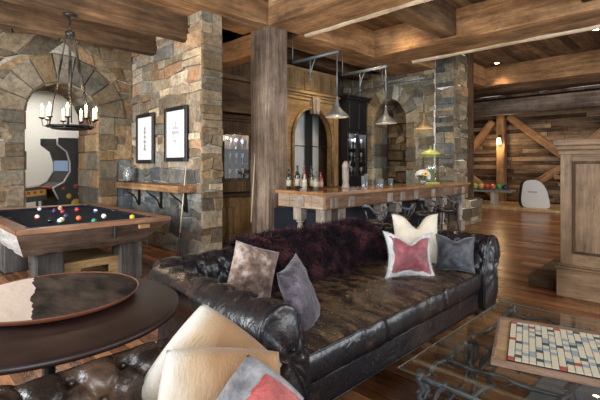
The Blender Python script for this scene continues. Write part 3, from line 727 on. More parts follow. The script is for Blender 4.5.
def pillow_mesh(wd, ht, th, seed=0, ears=.06, n=26, sag=0, chop=0, rnd_=0):
    """pillow in its own XZ plane, thickness along Y, standing on z=0"""
    bm = BM(); sides = []
    for sg in (1, -1):
        g = {}
        for i in range(n+1):
            for j in range(n+1):
                u, v = 2*i/n-1, 2*j/n-1
                # pinch the sides in between the pointed corners
                X = u*wd/2*(1 - ears*(1-v*v)*1.4 ) ; Z = v*ht/2*(1 - ears*(1-u*u)*1.4)
                e = max(0, (1-abs(u)**2.4))*max(0, (1-abs(v)**2.4)); t = th/2*e**.55
                t += (.012*noise.noise(Vector((u*2.5+seed, v*2.5, sg))) + .006*noise.noise(Vector((u*7+seed, v*7, sg))))*min(1, e*3)
                X *= math.sqrt(1 - rnd_*v*v); Z *= math.sqrt(1 - rnd_*u*u)
                if chop and v > 0: Z -= chop*ht*math.exp(-(u*u)/.12)*v**2
                Z += sag*noise.noise(Vector((u+seed, v, 5)))
                g[i, j] = (X, sg*t, Z + ht/2)
        sides.append(g)
    V = {}
    def vert(s, i, j):
        if i in (0, n) or j in (0, n): key = (0, i, j)
        else: key = (s, i, j)
        if key not in V:
            x, y, z = sides[s][i, j]
            if key[0] == 0 and (i in (0, n) or j in (0, n)): y = 0
            V[key] = bm.verts.new((x, y, z))
        return V[key]
    for s in (0, 1):
        for i in range(n):
            for j in range(n):
                q = [vert(s, i, j), vert(s, i+1, j), vert(s, i+1, j+1), vert(s, i, j+1)]
                if s == 0: q.reverse()
                f = bm.faces.new(q); f.smooth = True
    bm.normal_update(); return bm
def pillow(name, label, group, pos, yaw, lean, roll, wd, ht, th, m, fur=None, wild=.8, **k):
    bm = pillow_mesh(wd, ht, th, **k)
    bmesh.ops.recalc_face_normals(bm, faces=bm.faces[:])
    mats = [m] if not isinstance(m, list) else m
    if fur:
        rnd = random.Random(k.get('seed', 0)); cnt, ln, wi = fur
        blades(bm, sample_faces(bm, cnt, rnd), ln, wi, rnd, .4, wild=wild)
    o = obj(name, bm, mats, recalc=False)
    Mx = Matrix.Translation(pos) @ Matrix.Rotation(yaw, 4, 'Z') @ Matrix.Rotation(lean, 4, 'X') @ Matrix.Rotation(roll, 4, 'Y') @ Matrix.Translation((0, 0, -ht/2))
    o.matrix_world = Mx
    tag(o, label, 'cushion', group); return o
M['cream_fur'] = fur_mat('cream fur', (.60, .50, .37), (.76, .70, .58), None, 3)
M['white_fur'] = fur_mat('white grey fur', (.45, .43, .43), (.72, .70, .68), None, 9)
M['grey_fur'] = fur_mat('grey fur', (.11, .105, .11), (.36, .35, .36), None, 9)
M['velvet_red'] = fur_mat('rose red velvet', (.13, .02, .028), (.34, .07, .08), (.22, .038, .048), 7, .45)
M['velvet_dark'] = fur_mat('charcoal velvet', (.012, .014, .02), (.05, .055, .068), None, 10, .4)
M['velvet_plum'] = fur_mat('grey plum velvet', (.025, .018, .026), (.15, .12, .15), (.05, .036, .05), 6, .4)
M['fox'] = fur_mat('mottled brown grey fur', (.05, .03, .022), (.42, .34, .30), (.20, .12, .08), 11)
M['purple_fur'] = fur_mat('dark plum long fur', (.009, .007, .010), (.12, .045, .048), (.032, .015, .020), 6, .8)
M['purple_fur'].node_tree.nodes['Principled BSDF'].inputs['Specular IOR Level'].default_value = .15; M['purple_fur'].node_tree.nodes['Principled BSDF'].inputs['Sheen Weight'].default_value = 0
M['red_fabric'] = fur_mat('coral red velvet', (.30, .04, .035), (.55, .13, .11), (.42, .07, .06), 9, .5)
def hide_mat(name, x0=.0, x1=.15, axis=0):
    m, nt, b = nodes(name); L = nt.links.new
    tc = N(nt, 'ShaderNodeTexCoord'); nz = N(nt, 'ShaderNodeTexNoise'); nz.inputs['Scale'].default_value = 5; nz.inputs['Detail'].default_value = 4
    L(tc.outputs['Object'], nz.inputs['Vector']); sp = N(nt, 'ShaderNodeSeparateXYZ'); L(tc.outputs['Object'], sp.inputs[0])
    ma = N(nt, 'ShaderNodeMath', operation='MULTIPLY_ADD'); L(nz.outputs[0], ma.inputs[0]); ma.inputs[1].default_value = .14; L(sp.outputs[axis], ma.inputs[2])
    mr = N(nt, 'ShaderNodeMapRange'); mr.inputs[1].default_value = x0+.07; mr.inputs[2].default_value = x1+.07; L(ma.outputs[0], mr.inputs[0])
    nb = N(nt, 'ShaderNodeTexNoise'); nb.inputs['Scale'].default_value = 110; nb.inputs['Detail'].default_value = 4; mb_ = N(nt, 'ShaderNodeMapping'); mb_.inputs['Scale'].default_value = (1, 1, .3); L(tc.outputs['Object'], mb_.inputs[0]); L(mb_.outputs[0], nb.inputs['Vector']); bb = N(nt, 'ShaderNodeBump'); bb.inputs['Strength'].default_value = .7; bb.inputs['Distance'].default_value = .008; L(nb.outputs[0], bb.inputs['Height']); L(bb.outputs[0], b.inputs['Normal'])
    rp = N(nt, 'ShaderNodeValToRGB'); rp.color_ramp.elements[0].color = (.56, .52, .45, 1); rp.color_ramp.elements[1].color = (.33, .18, .08, 1); k = rp.color_ramp.elements.new(.5); k.color = (.43, .30, .175, 1)
    L(mr.outputs[0], rp.inputs[0]); L(rp.outputs[0], b.inputs['Base Color']); b.inputs['Roughness'].default_value = .7; b.inputs['Sheen Weight'].default_value = .2
    return m
M['hide'] = hide_mat('tan and white hide', -.20, -.06)
M['hide2'] = hide_mat('tan and white hide second', -.17, -.02)

# throw over the sofa back
def throw():
    bm = BM(); nx, nv = 60, 34
    x0, x1 = 2.1, 3.84
    path = [(2.50, .475), (2.545, .56), (2.585, .66), (2.60, .74), (2.63, .80), (2.70, .835), (2.80, .84), (2.90, .82), (2.985, .75), (3.0, .64), (2.98, .5)]
    S = resample(path, nv, closed=False); g = {}
    for i in range(nx+1):
        for j in range(nv):
            u = i/nx; y, z = S[j]; x = x0 + (x1-x0)*u + .04*noise.noise(Vector((j*.2, 3, 0)))
            k = j/(nv-1); b = .03*noise.noise(Vector((x*3, k*4, 0))) + .035*math.sin(PI*min(1, k*1.6))*(1-(2*u-1)**6)
            if j == 0: z += .03*noise.noise(Vector((x*4, 0, 7)))
            ny, nz = (-1, .25) if k < .35 else (0, 1) if k < .7 else (1, .1)
            g[i, j] = bm.verts.new((x, y + ny*b, z + nz*b + .01))
    for i in range(nx):
        for j in range(nv-1): bm.faces.new((g[i, j], g[i, j+1], g[i+1, j+1], g[i+1, j])).smooth = True
    bmesh.ops.recalc_face_normals(bm, faces=bm.faces[:]); bm.normal_update()
    av = sum((f.normal for f in bm.faces), Vector())
    if av.z < 0: bmesh.ops.reverse_faces(bm, faces=bm.faces[:])
    rnd = random.Random(4)
    blades(bm, sample_faces(bm, 26000, rnd), .085, .0036, rnd, .8, wild=.9)
    o = obj('fur_throw', bm, M['purple_fur'], recalc=False)
    tag(o, 'dark purple shaggy fur throw draped over the back of the long leather sofa', 'throw')
throw()

GC = 'cushions on the long leather sofa'
pillow('cushion', 'cream white fur cushion with pointed corners standing behind the red cushion', GC, (3.97, 2.20, .72), R(-44), R(-12), R(0), .50, .54, .17, M['cream_fur'], fur=(5000, .012, .0014), ears=.07, seed=3, chop=.27)
def bordered_pillow():
    o = pillow('cushion', 'rose red velvet cushion with a white fur border on the long sofa', GC, (3.48, 2.0, .655), R(-38), R(-17), R(3), .50, .45, .14, M['white_fur'], fur=(7000, .016, .0015), ears=.15, seed=8, chop=.16)
    bm = pillow_mesh(.465, .415, .195, seed=8, ears=.17, chop=.16)
    bmesh.ops.recalc_face_normals(bm, faces=bm.faces[:])
    for v in bm.verts: v.co.z += .018
    obj('velvet_panel', bm, M['velvet_red'], o, recalc=False)['label'] = 'rose red velvet panel'
bordered_pillow()
pillow('cushion', 'small charcoal velvet cushion leaning against the right arm of the long sofa', GC, (3.97, 1.78, .63), R(-55), R(-16), R(3), .38, .36, .14, M['velvet_dark'], ears=.08, seed=13, chop=.12)
pillow('cushion', 'mottled brown and grey fur cushion in the left corner of the long sofa', GC, (1.85, 2.30, .735), R(-20), R(-22), R(20), .34, .40, .15, M['fox'], fur=(7000, .016, .0013), ears=.04, seed=17)
pillow('cushion', 'grey plum velvet cushion leaning on the left arm of the long sofa', GC, (1.90, 1.88, .655), R(18), R(-16), R(-14), .30, .48, .17, M['velvet_plum'], ears=.07, seed=23)
GH = 'cushions on the armchair'
pillow('cushion', 'large white and tan cowhide cushion on the armchair, rear one with its corner up', GH, (.98, 1.50, .60), R(-38), R(-14), R(38), .45, .45, .18, M['hide'], ears=-.02, seed=27, rnd_=.07)
pillow('cushion', 'white and tan cowhide cushion in front of the larger hide cushion', GH, (.86, 1.26, .62), R(-40), R(-16), R(3), .43, .40, .19, M['hide2'], ears=-.02, seed=33, rnd_=.07)
def red_grey():
    o = pillow('cushion', 'coral red cushion with a grey fur edge, nearest to the camera', GH, (.865, 1.085, .645), R(-12), R(-8), R(44), .31, .34, .13, M['grey_fur'], fur=(16000, .012, .0006), wild=.5, ears=.0, seed=41, rnd_=.12)
    bm = pillow_mesh(.285, .315, .195, seed=41, ears=.0, rnd_=.12)
    bmesh.ops.recalc_face_normals(bm, faces=bm.faces[:])
    for v in bm.verts: v.co.x += .022; v.co.z += .016
    rnd = random.Random(2); blades(bm, sample_faces(bm, 9000, rnd), .010, .0008, rnd, .4)
    obj('velvet_panel', bm, M['red_fabric'], o, recalc=False)['label'] = 'coral red velvet panel'
red_grey()

# ------------------------------------------------------------------ round table and hide tray
rt = thing('round_table', 'round dark brown leather-topped pedestal table at the left edge, a hide tray on it', 'table', (.625, 2.475, 0))
M['tabletop'] = plain('dark brown lacquer', (.020, .009, .008), .42, noise_amt=.35, nscale=9)
bm = BM(); lathe(bm, [(0, .70), (.63, .70), (.655, .708), (.665, .722), (.66, .735), (.645, .742), (0, .742)], 96); obj('tabletop', bm, M['tabletop'], rt)
bm = BM(); lathe(bm, [(.055, .04), (.05, .1), (.035, .2), (.03, .5), (.045, .66), (.12, .70)], 24); obj('pedestal', bm, M['iron'], rt)
bm = BM(); lathe(bm, [(.26, 0), (.26, .02), (.2, .035), (.07, .05), (.055, .06)], 36); obj('base', bm, M['iron'], rt)
M['tray_hide'] = None
m, nt, b = nodes('brown and white cowhide tray'); L = nt.links.new
tc = N(nt, 'ShaderNodeTexCoord'); sp = N(nt, 'ShaderNodeSeparateXYZ'); L(tc.outputs['Object'], sp.inputs[0])
nz = N(nt, 'ShaderNodeTexNoise'); nz.inputs['Scale'].default_value = 14; nz.inputs['Detail'].default_value = 6; mp = N(nt, 'ShaderNodeMapping'); mp.inputs['Scale'].default_value = (1, .35, 1); mp.inputs['Rotation'].default_value = (0, 0, .6)
L(tc.outputs['Object'], mp.inputs[0]); L(mp.outputs[0], nz.inputs['Vector'])
rp = N(nt, 'ShaderNodeValToRGB'); rp.color_ramp.elements[0].position = .35; rp.color_ramp.elements[0].color = (.010, .008, .008, 1); rp.color_ramp.elements[1].position = .72; rp.color_ramp.elements[1].color = (.07, .05, .038, 1); L(nz.outputs[0], rp.inputs[0])
# white patch toward local -x+... side
dt = N(nt, 'ShaderNodeVectorMath', operation='DOT_PRODUCT'); L(tc.outputs['Object'], dt.inputs[0]); dt.inputs[1].default_value = (-.974, .227, 0)
n2 = N(nt, 'ShaderNodeTexNoise'); n2.inputs['Scale'].default_value = 7; L(tc.outputs['Object'], n2.inputs['Vector'])
ma = N(nt, 'ShaderNodeMath', operation='MULTIPLY_ADD'); L(n2.outputs[0], ma.inputs[0]); ma.inputs[1].default_value = .10; L(dt.outputs['Value'], ma.inputs[2])
gt = N(nt, 'ShaderNodeMath', operation='GREATER_THAN'); L(ma.outputs[0], gt.inputs[0]); gt.inputs[1].default_value = .145
mx = N(nt, 'ShaderNodeMix', data_type='RGBA'); L(gt.outputs[0], mx.inputs[0]); L(rp.outputs[0], mx.inputs[6]); mx.inputs[7].default_value = (.54, .43, .35, 1)
L(mx.outputs[2], b.inputs['Base Color']); b.inputs['Roughness'].default_value = .6; b.inputs['Specular IOR Level'].default_value = .04
bp = N(nt, 'ShaderNodeBump'); bp.inputs['Strength'].default_value = .5; bp.inputs['Distance'].default_value = .01; L(nz.outputs[0], bp.inputs['Height']); L(bp.outputs[0], b.inputs['Normal'])
M['tray_hide'] = m
tray = thing('round_tray', 'large round shallow cowhide tray with a white patch lying on the round table', 'tray', (.685, 2.625, .742))
bm = BM(); lathe(bm, [(0, .012), (.385, .016), (.425, .028), (.444, .040)], 80); obj('hide_surface', bm, M['tray_hide'], tray)
bm = BM(); lathe(bm, [(0, 0), (.33, 0), (.39, .004), (.43, .018), (.451, .040), (.448, .045), (.442, .041), (.424, .026), (.39, .014), (0, .010)], 80); obj('rim', bm, plain('red brown leather rim', (.15, .05, .025), .35), tray)

# ------------------------------------------------------------------ glass coffee table with branch base
ct = thing('coffee_table', 'glass-topped coffee table on a black branch-work iron base in front of the sofa', 'coffee table')
CX0, CX1, CY0, CY1 = 1.95, 3.49, .12, 1.19
bm = BM(); bx(bm, CX0, CX1, CY0, CY1, .405, .422, .003); obj('glass_top', bm, M['glass_green'], ct)
bm = BM()
tube(bm, [(CX0, CY0, .413), (CX0, CY1, .413), (CX1, CY1, .413), (CX1, CY0, .413)], .0035, 5, closed=True); obj('polished_edge', bm, plain('green glass edge', (.13, .17, .155), .1), ct)
M['branch'] = plain('cast iron branches', (.10, .105, .115), .42, .45, noise_amt=.5, nscale=14, bump=.6)
rnd = random.Random(77)
def branch(a, b, r, wig=.025, n=9, bm=None):
    a, b = Vector(a), Vector(b); pts = []
    for i in range(n+1):
        t = i/n; p = a.lerp(b, t); e = math.sin(PI*t)
        pts.append(p + Vector((rnd.uniform(-wig, wig), rnd.uniform(-wig, wig), rnd.uniform(-wig, wig)*.6))*min(1, e*2))
    tube(bm, pts, [r*rnd.uniform(.75, 1.25) for _ in pts], 7)
    for i in range(1, n, 3):
        d = Vector((rnd.uniform(-1, 1), rnd.uniform(-1, 1), rnd.uniform(-.6, .6))).normalized()*rnd.uniform(.03, .08)
        tube(bm, [pts[i], pts[i]+d*.6, pts[i]+d], [r*.7, r*.5, r*.25], 6)
A0, A1, B0, B1 = CX0+.08, CX1-.08, CY0+.1, CY1-.09
for x, y in ((A0, B0), (A0, B1), (A1, B0), (A1, B1), ((A0+A1)/2, B1), ((A0+A1)/2, B0)):
    bm = BM(); branch((x, y, 0), (x, y, .40), .019, .018, bm=bm); branch((x, y, .12), (x+.12*rnd.choice((-1, 1)), y, .39), .012, .015, bm=bm)
    branch((x, y, .10), (x, y-.14 if y > .6 else y+.14, .39), .012, .015, bm=bm); obj('leg', bm, M['branch'], ct)
bm = BM()
for z in (.14, .36):
    for p, q in (((A0, B0), (A0, B1)), ((A0, B1), (A1, B1)), ((A1, B1), (A1, B0)), ((A1, B0), (A0, B0))):
        branch((*p, z), (*q, z), .015, .03, 14, bm)
for y in (B0+.28, B0+.6): branch((A0, y, .37), (A1, y, .36), .014, .04, 14, bm)
for x in (A0+.3, A0+.65, A0+1.0, A0+1.2): branch((x, B0, .37), (x, B1, .36), .012, .04, 12, bm)
for k in range(9):
    x = rnd.uniform(A0, A1); y = rnd.uniform(B0, B1); branch((x, y, .36), (x+rnd.uniform(-.2, .2), y+rnd.uniform(-.2, .2), .13), .010, .03, 7, bm)
obj('branch_frame', bm, M['branch'], ct)

bm = BM(); bx(bm, 2.02, 3.9, -1.2, .84, 0, .012, .004); o = obj('area_rug', bm, fur_mat('dark blue rug', (.008, .011, .016), (.028, .034, .045), None, 12, .95)); tag(o, 'dark blue-grey flat rug lying on the floor under the glass table', 'rug')

# board game on the glass
TZ = .422
board = thing('board_game', 'wooden framed word board game with rows of cream letter tiles on the glass table', 'board game', (2.31, .84, TZ), math.atan2(.2, .7))
# local x runs toward the far corner (left edge of board in the picture), local -y to the right
bw, bl = .72, .72
M['ply'] = wood('light board wood', (.30, .17, .08), (.42, .26, .14), (.54, .37, .22), 1, .45, 12, 0, bump=.05)
M['walnut'] = wood('board frame', (.09, .05, .03), (.17, .10, .065), (.27, .18, .125), 1, .5, 12, 0, bump=.1)
bm = BM()
bx(bm, 0, .018, -bl, 0, 0, .036, .003); bx(bm, bw-.018, bw, -bl, 0, 0, .036, .003)
bx(bm, .018, bw-.018, -.018, 0, 0, .036, .003); bx(bm, .018, bw-.018, -bl, -bl+.018, 0, .036, .003); obj('frame', bm, M['walnut'], board)
bm = BM(); bx(bm, .018, bw-.018, -bl+.018, -.018, 0, .022); obj('board', bm, M['ply'], board)
bm = BM(); bx(bm, .05, .67, -bl+.03, -.075, .022, .027); obj('grid_backing', bm, M['black'], board)
tm = [plain('cream tile', (.56, .50, .37), .45), plain('grey tile', (.27, .31, .33), .45), plain('red tile', (.36, .07, .06), .45), plain('dark teal tile', (.05, .08, .09), .45)]
bm = BM(); cell = .0408; rnd = random.Random(6)
special = {(0, 0): 2, (0, 7): 2, (0, 14): 2, (7, 0): 2, (7, 14): 2, (14, 0): 2, (14, 7): 2, (14, 14): 2}
for k in range(1, 15):
    for a in (k, 14-k): special.setdefault((k, a), 3 if k % 3 == 1 else 1)
for i in range(15):
    for j in range(17):
        x = .055 + i*cell; y = -.08 - j*.0345
        mi = special.get((i, j), 1 if (i*3 + j*5) % 7 == 0 else 3 if (i*7+j*4) % 23 == 0 else 2 if (i*5 + j*3) % 37 == 0 else 0)
        bx(bm, x, x+cell-.004, y-.031, y, .027, .033, 0, mi)
letters = obj('letter_tiles', bm, tm, board); letters['kind'] = 'stuff'

# ------------------------------------------------------------------ pool table
pt = thing('pool_table', 'rustic reclaimed-wood pool table with dark cloth, balls scattered on it', 'pool table')
PX0, PX1, PY0, PY1, PZ = 1.0, 2.78, 5.2, 8.1, .80
M['felt'] = plain('dark slate cloth', (.010, .013, .019), .95, noise_amt=.2, nscale=60); M['felt'].node_tree.nodes['Principled BSDF'].inputs['Specular IOR Level'].default_value = .1
M['railw'] = wood('pool rail wood', (.09, .04, .022), (.17, .08, .042), (.27, .14, .08), 1, .4, 9, .3, bump=.1)
M['railx'] = wood('pool rail wood across', (.11, .045, .02), (.23, .10, .05), (.36, .18, .09), 0, .4, 9, .3, bump=.1)
M['apron'] = wood('rough apron wood', (.022, .013, .008), (.085, .053, .034), (.20, .135, .09), 0, .85, 7, .6, bump=.7, streak=.5)
M['aprony'] = wood('rough grey apron wood', (.10, .09, .085), (.24, .21, .19), (.44, .42, .40), 1, .7, 6, .5, bump=.7)
M['legw'] = wood('rough block wood', (.012, .011, .010), (.05, .043, .038), (.12, .11, .10), 2, .75, 6, .5, bump=.6)
RW = .17
def frame_piece(nm, poly, mt):
    bm = BM(); prism(bm, poly, 'Z', PZ-.05, PZ); bmesh.ops.bevel(bm, geom=[e for e in bm.edges], offset=.006, segments=2, affect='EDGES'); obj(nm, bm, mt, pt)
X0, X1, Y0, Y1 = PX0, PX1, PY0, PY1
frame_piece('rail', [(X0, Y0), (X1, Y0), (X1-RW, Y0+RW), (X0+RW, Y0+RW)], M['railx'])
frame_piece('rail', [(X0, Y1), (X1, Y1), (X1-RW, Y1-RW), (X0+RW, Y1-RW)], M['railx'])
frame_piece('rail', [(X0, Y0), (X0+RW, Y0+RW), (X0+RW, Y1-RW), (X0, Y1)], M['railw'])
frame_piece('rail', [(X1, Y0), (X1-RW, Y0+RW), (X1-RW, Y1-RW), (X1, Y1)], M['railw'])
bm = BM()
for a, b in (((X0+RW, Y0+RW), (X1-RW, Y0+RW+.05)), ((X0+RW, Y1-RW-.05), (X1-RW, Y1-RW)), ((X0+RW, Y0+RW), (X0+RW+.05, Y1-RW)), ((X1-RW-.05, Y0+RW), (X1-RW, Y1-RW))):
    bx(bm, a[0], b[0], a[1], b[1], PZ-.05, PZ-.006, .008)
obj('cushion_rubber', bm, M['felt'], pt)
bm = BM(); bx(bm, X0+RW, X1-RW, Y0+RW, Y1-RW, PZ-.08, PZ-.045); obj('cloth', bm, M['felt'], pt)
for x, y in ((X0+RW+.03, Y0+RW+.03), (X1-RW-.03, Y0+RW+.03), (X0+RW+.03, Y1-RW-.03), (X1-RW-.03, Y1-RW-.03), (X0+RW+.01, (Y0+Y1)/2), (X1-RW-.01, (Y0+Y1)/2)):
    bm = BM(); lathe(bm, [(.066, -.03), (.07, .002), (.06, .004), (.055, -.02), (0, -.03)], 18, (x, y, PZ)); obj('pocket', bm, M['black'], pt)
def apron(nm, a, b, a2, b2, mt, n=12):
    """sloping rough board from the top edge a-b down to a2-b2"""
    bm = BM(); g = {}; a, b, a2, b2 = map(Vector, (a, b, a2, b2)); inn = ((a2+b2)/2-(a+b)/2); cen = Vector(((X0+X1)/2, (Y0+Y1)/2, .6))
    for i in range(n+1):
        for j in range(4):
            p = a.lerp(b, i/n).lerp(a2.lerp(b2, i/n), j/3); d = (cen-p); d.z = 0; d.normalize()
            p = p - d*(.012*noise.noise(p*4) + (.008 if j in (1, 2) else 0))
            if j == 3: p.z += .02*noise.noise(Vector((i*.9, 1, p.x)))
            g[i, j, 0] = bm.verts.new(p); g[i, j, 1] = bm.verts.new(p + d*.05)
    for i in range(n):
        for j in range(3):
            bm.faces.new((g[i, j, 0], g[i+1, j, 0], g[i+1, j+1, 0], g[i, j+1, 0])); bm.faces.new((g[i, j, 1], g[i, j+1, 1], g[i+1, j+1, 1], g[i+1, j, 1]))
        for j, k in ((0, 0), (3, 3)): bm.faces.new((g[i, j, 0], g[i, j, 1], g[i+1, j, 1], g[i+1, j, 0]))
    for i in (0, n):
        for j in range(3): bm.faces.new((g[i, j, 0], g[i, j+1, 0], g[i, j+1, 1], g[i, j, 1]))
    return obj(nm, bm, mt, pt)
zt, zb = PZ-.045, .50; I = .17
ap = apron('apron', (X0+.01, Y0+.01, zt), (X1-.01, Y0+.01, zt), (X0+.09, Y0+.10, zb), (X1-.36, Y0+.12, zb), M['apron'], 22)
apron('apron', (X0+.01, Y1-.01, zt), (X1-.01, Y1-.01, zt), (X0+.09, Y1-.12, zb), (X1-.3, Y1-.12, zb), M['apron'])
apron('apron', (X0+.01, Y0+.01, zt), (X0+.01, Y1-.01, zt), (X0+.09, Y0+.10, zb), (X0+.09, Y1-.12, zb), M['aprony'], 22)
apron('apron', (X1-.01, Y0+.01, zt), (X1-.01, Y1-.01, zt), (X1-.36, Y0+.12, zb), (X1-.3, Y1-.12, zb), M['apron'])
bm = BM(); bx(bm, 2.33, 2.47, 5.175, 5.23, .685, .735, .006); o = obj('name_plate', bm, M['warm_x'], pt); o['label'] = 'plain light wood plate'
bm = BM(); bx(bm, 2.02, 2.05, 5.19, 5.24, .60, .745, .004); obj('strap', bm, M['iron'], pt)
for x0, x1, y0, y1 in ((1.24, 1.52, 5.38, 5.68), (2.17, 2.46, 5.38, 5.68), (1.2, 1.48, 6.9, 7.2), (2.17, 2.46, 7.6, 7.9)):
    bm = BM(); bx(bm, x0, x1, y0, y1, 0, .56, .012); obj('leg', bm, M['legw'], pt)
bm = BM(); bx(bm, 1.52, 2.17, 5.45, 5.60, .30, .33, .004); bx(bm, 1.52, 2.17, 5.45, 6.6, .05, .09, .004)
bx(bm, 1.52, 1.72, 5.45, 5.49, .09, .30); bx(bm, 2.06, 2.17, 5.45, 5.49, .09, .30); bx(bm, 1.72, 2.06, 5.45, 5.49, .24, .30); bx(bm, 1.52, 2.17, 5.60, 6.6, .29, .32)
bx(bm, 1.72, 2.06, 5.46, 5.48, .09, .14); bx(bm, 1.52, 2.17, 6.6, 6.63, .05, .32)
obj('ball_return_box', bm, M['mill_x'], pt)
BALLS = [((1.51, 6.54), (.45, .05, .04), 1, 'red striped'), ((1.81, 7.72), (.10, .03, .14), 1, 'purple striped'), ((1.89, 7.2), (.06, .03, .12), 0, 'solid purple'), ((2.09, 7.63), (.7, .25, .1), 1, 'orange striped'),
         ((1.96, 7.03), (.30, .03, .05), 0, 'maroon'), ((2.2, 7.16), (.50, .04, .05), 0, 'solid red'), ((1.82, 6.38), (.03, .04, .10), 0, 'dark blue'), ((1.53, 6.0), (.01, .01, .012), 0, 'black'),
         ((1.66, 5.99), (.62, .50, .08), 1, 'yellow striped'), ((1.60, 5.86), (.02, .14, .07), 1, 'green striped'), ((1.87, 6.01), (.60, .14, .04), 0, 'solid orange'), ((1.91, 5.56), (.02, .16, .12), 0, 'teal green'),
         ((2.19, 6.0), (.62, .60, .55), 0, 'plain white'), ((2.34, 6.75), (.05, .09, .28), 1, 'blue striped'), ((2.42, 5.61), (.75, .42, .03), 0, 'solid yellow')]
WB = plain('ivory ball', (.66, .63, .56), .12)
where = ['nearest the left rail', 'far back by the arch wall side', 'in the far group of the table', 'in the far group, beside the back rail', 'just in front of the purple ball', 'right of the maroon ball', 'in the middle of the table',
         'alone near the left front', 'touching distance behind the green striped ball', 'close to the front rail, left', 'front centre of the cloth', 'close to the front rail, middle', 'right of the orange ball', 'toward the right back', 'in the front right corner']
for k, ((x, y), c, st, nm) in enumerate(BALLS):
    bm = BM(); sphere(bm, (0, 0, .034), .034, 20); bm.faces.ensure_lookup_table()
    if st:
        for f in bm.faces:
            c_ = f.calc_center_median(); f.material_index = 1 if abs(c_.z-.034) > .020 else 0
        bmesh.ops.rotate(bm, verts=bm.verts[:], cent=(0, 0, .034), matrix=Matrix.Rotation(R(50+k*40), 3, 'X'))
    o = obj('pool_ball', bm, [plain('ball ' + nm, c, .1), WB], loc=(x, y, PZ-.045)); tag(o, nm + ' pool ball on the dark cloth, ' + where[k], 'pool ball', 'balls on the pool table')
def cue(a, b, label):
    bm = BM(); a, b = Vector(a), Vector(b)
    tube(bm, [a.lerp(b, t) for t in (.28, .6, .99)], [.012, .009, .006], 10); root = obj('pool_cue', bm, plain('maple cue', (.62, .50, .34), .3)); tag(root, label, 'pool cue', 'pool cues')
    bm = BM(); tube(bm, [a, a.lerp(b, .02), a.lerp(b, .28)], [.013, .0145, .012], 10); obj('grip', bm, plain('cue grip', (.03, .02, .018), .4), root)
    bm = BM(); tube(bm, [a.lerp(b, .99), b], [.006, .0055], 8); obj('tip', bm, plain('cue tip', (.12, .2, .3), .6), root)
cue((4.60, 5.80, 0), (4.765, 5.85, 1.72), 'pale pool cue leaning against the grey timber post behind the sofa')
cue((3.30, 5.98, 0), (3.46, 5.99, 1.50), 'pool cue standing upright against the picture wall by the shelf end')
#PART3
# ------------------------------------------------------------------ bar counter
bar = thing('bar_counter', 'long wooden bar with a polished brown top, carved frieze and turned double legs', 'bar counter')
BX0, BX1, BY0, BZ = 4.52, 9.5, 3.95, 1.10
M['bartop'] = wood('polished bar top', (.20, .085, .03), (.36, .17, .07), (.50, .27, .12), 0, .16, 8, 0, bump=.03, coat=.5)
M['frieze'] = wood('bar frieze wood', (.075, .038, .02), (.185, .10, .055), (.32, .20, .12), 0, .55, 9, .3, bump=.25)
M['frieze_y'] = wood('bar end frieze wood', (.18, .125, .085), (.36, .26, .175), (.52, .40, .29), 1, .55, 9, .3, bump=.25)
M['barleg'] = wood('pale turned wood', (.15, .115, .09), (.31, .25, .20), (.48, .41, .34), 2, .55, 9, .2, bump=.2)
bm = BM(); prism(bm, [(BX0-.04, BY0-.04), (BX1+.04, BY0-.04), (BX1+.04, BY0+.72), (BX0+.66, BY0+.72), (BX0+.66, BY0+1.05), (BX0-.04, BY0+1.05)], 'Z', BZ-.045, BZ)
bmesh.ops.bevel(bm, geom=bm.edges[:], offset=.012, segments=2, affect='EDGES'); obj('counter_top', bm, M['bartop'], bar)
bm = BM(); bx(bm, BX0, BX1, BY0, BY0+.05, BZ-.255, BZ-.045, .006)
bx(bm, BX0-.004, BX1, BY0-.012, BY0, BZ-.075, BZ-.045, .004); bx(bm, BX0-.004, BX1, BY0-.010, BY0, BZ-.25, BZ-.235, .003); obj('frieze', bm, M['frieze'], bar)
bm = BM(); bx(bm, BX0, BX0+.05, BY0+.05, BY0+1.01, BZ-.255, BZ-.045, .006)
for y in (BY0+.28, BY0+.75): bx(bm, BX0-.006, BX0, y-.004, y+.004, BZ-.255, BZ-.045)
obj('end_frieze', bm, M['frieze_y'], bar)
def rosette(x, y, axis):
    bm = BM(); s = .078
    if axis == 'Y': bx(bm, x-s, x+s, y-.022, y, BZ-.235, BZ-.078, .006)
    else: bx(bm, x-.022, x, y-s, y+s, BZ-.235, BZ-.078, .006)
    c = Vector((x, y-.022, BZ-.157)) if axis == 'Y' else Vector((x-.022, y, BZ-.157))
    for k in range(8):
        a = k*PI/4; d = Vector((math.cos(a), 0, math.sin(a))) if axis == 'Y' else Vector((0, math.cos(a), math.sin(a)))
        p = c + d*.032; sphere(bm, p, .017, 8, (1, .5, 1) if axis == 'Y' else (.5, 1, 1))
    sphere(bm, c, .013, 8); obj('carved_rosette', bm, M['barleg'], bar)
for x in (4.70, 5.12, 6.20, 6.62, 7.1, 7.78, 8.24, 8.75, 9.2): rosette(x, BY0, 'Y')
rosette(BX0, BY0+.5, 'X')
def bar_leg(x, y):
    bm = BM(); z = BZ-.255; bx(bm, x-.085, x+.085, y-.085, y+.085, z-.20, z, .008); bx(bm, x-.085, x+.085, y-.085, y+.085, 0, .22, .008)
    prof = [(.05, .22), (.075, .235), (.075, .26), (.05, .275), (.042, .30), (.062, .36), (.066, .44), (.055, .52), (.044, .58), (.048, .60), (.07, .612), (.07, .63), (.05, .645)]
    lathe(bm, prof, 20, (x, y, 0)); obj('leg', bm, M['barleg'], bar)
for x in (4.64, 4.98, 6.12, 6.62, 7.95, 8.45, 9.36): bar_leg(x, BY0+.14)
bar_leg(4.64, BY0+.62)
bm = BM(); bx(bm, 4.9, 9.3, BY0+.46, BY0+.5, .05, BZ-.26)
for k in range(9): bx(bm, 4.95+k*.48, 5.37+k*.48, BY0+.452, BY0+.46, .15, .72, .004)
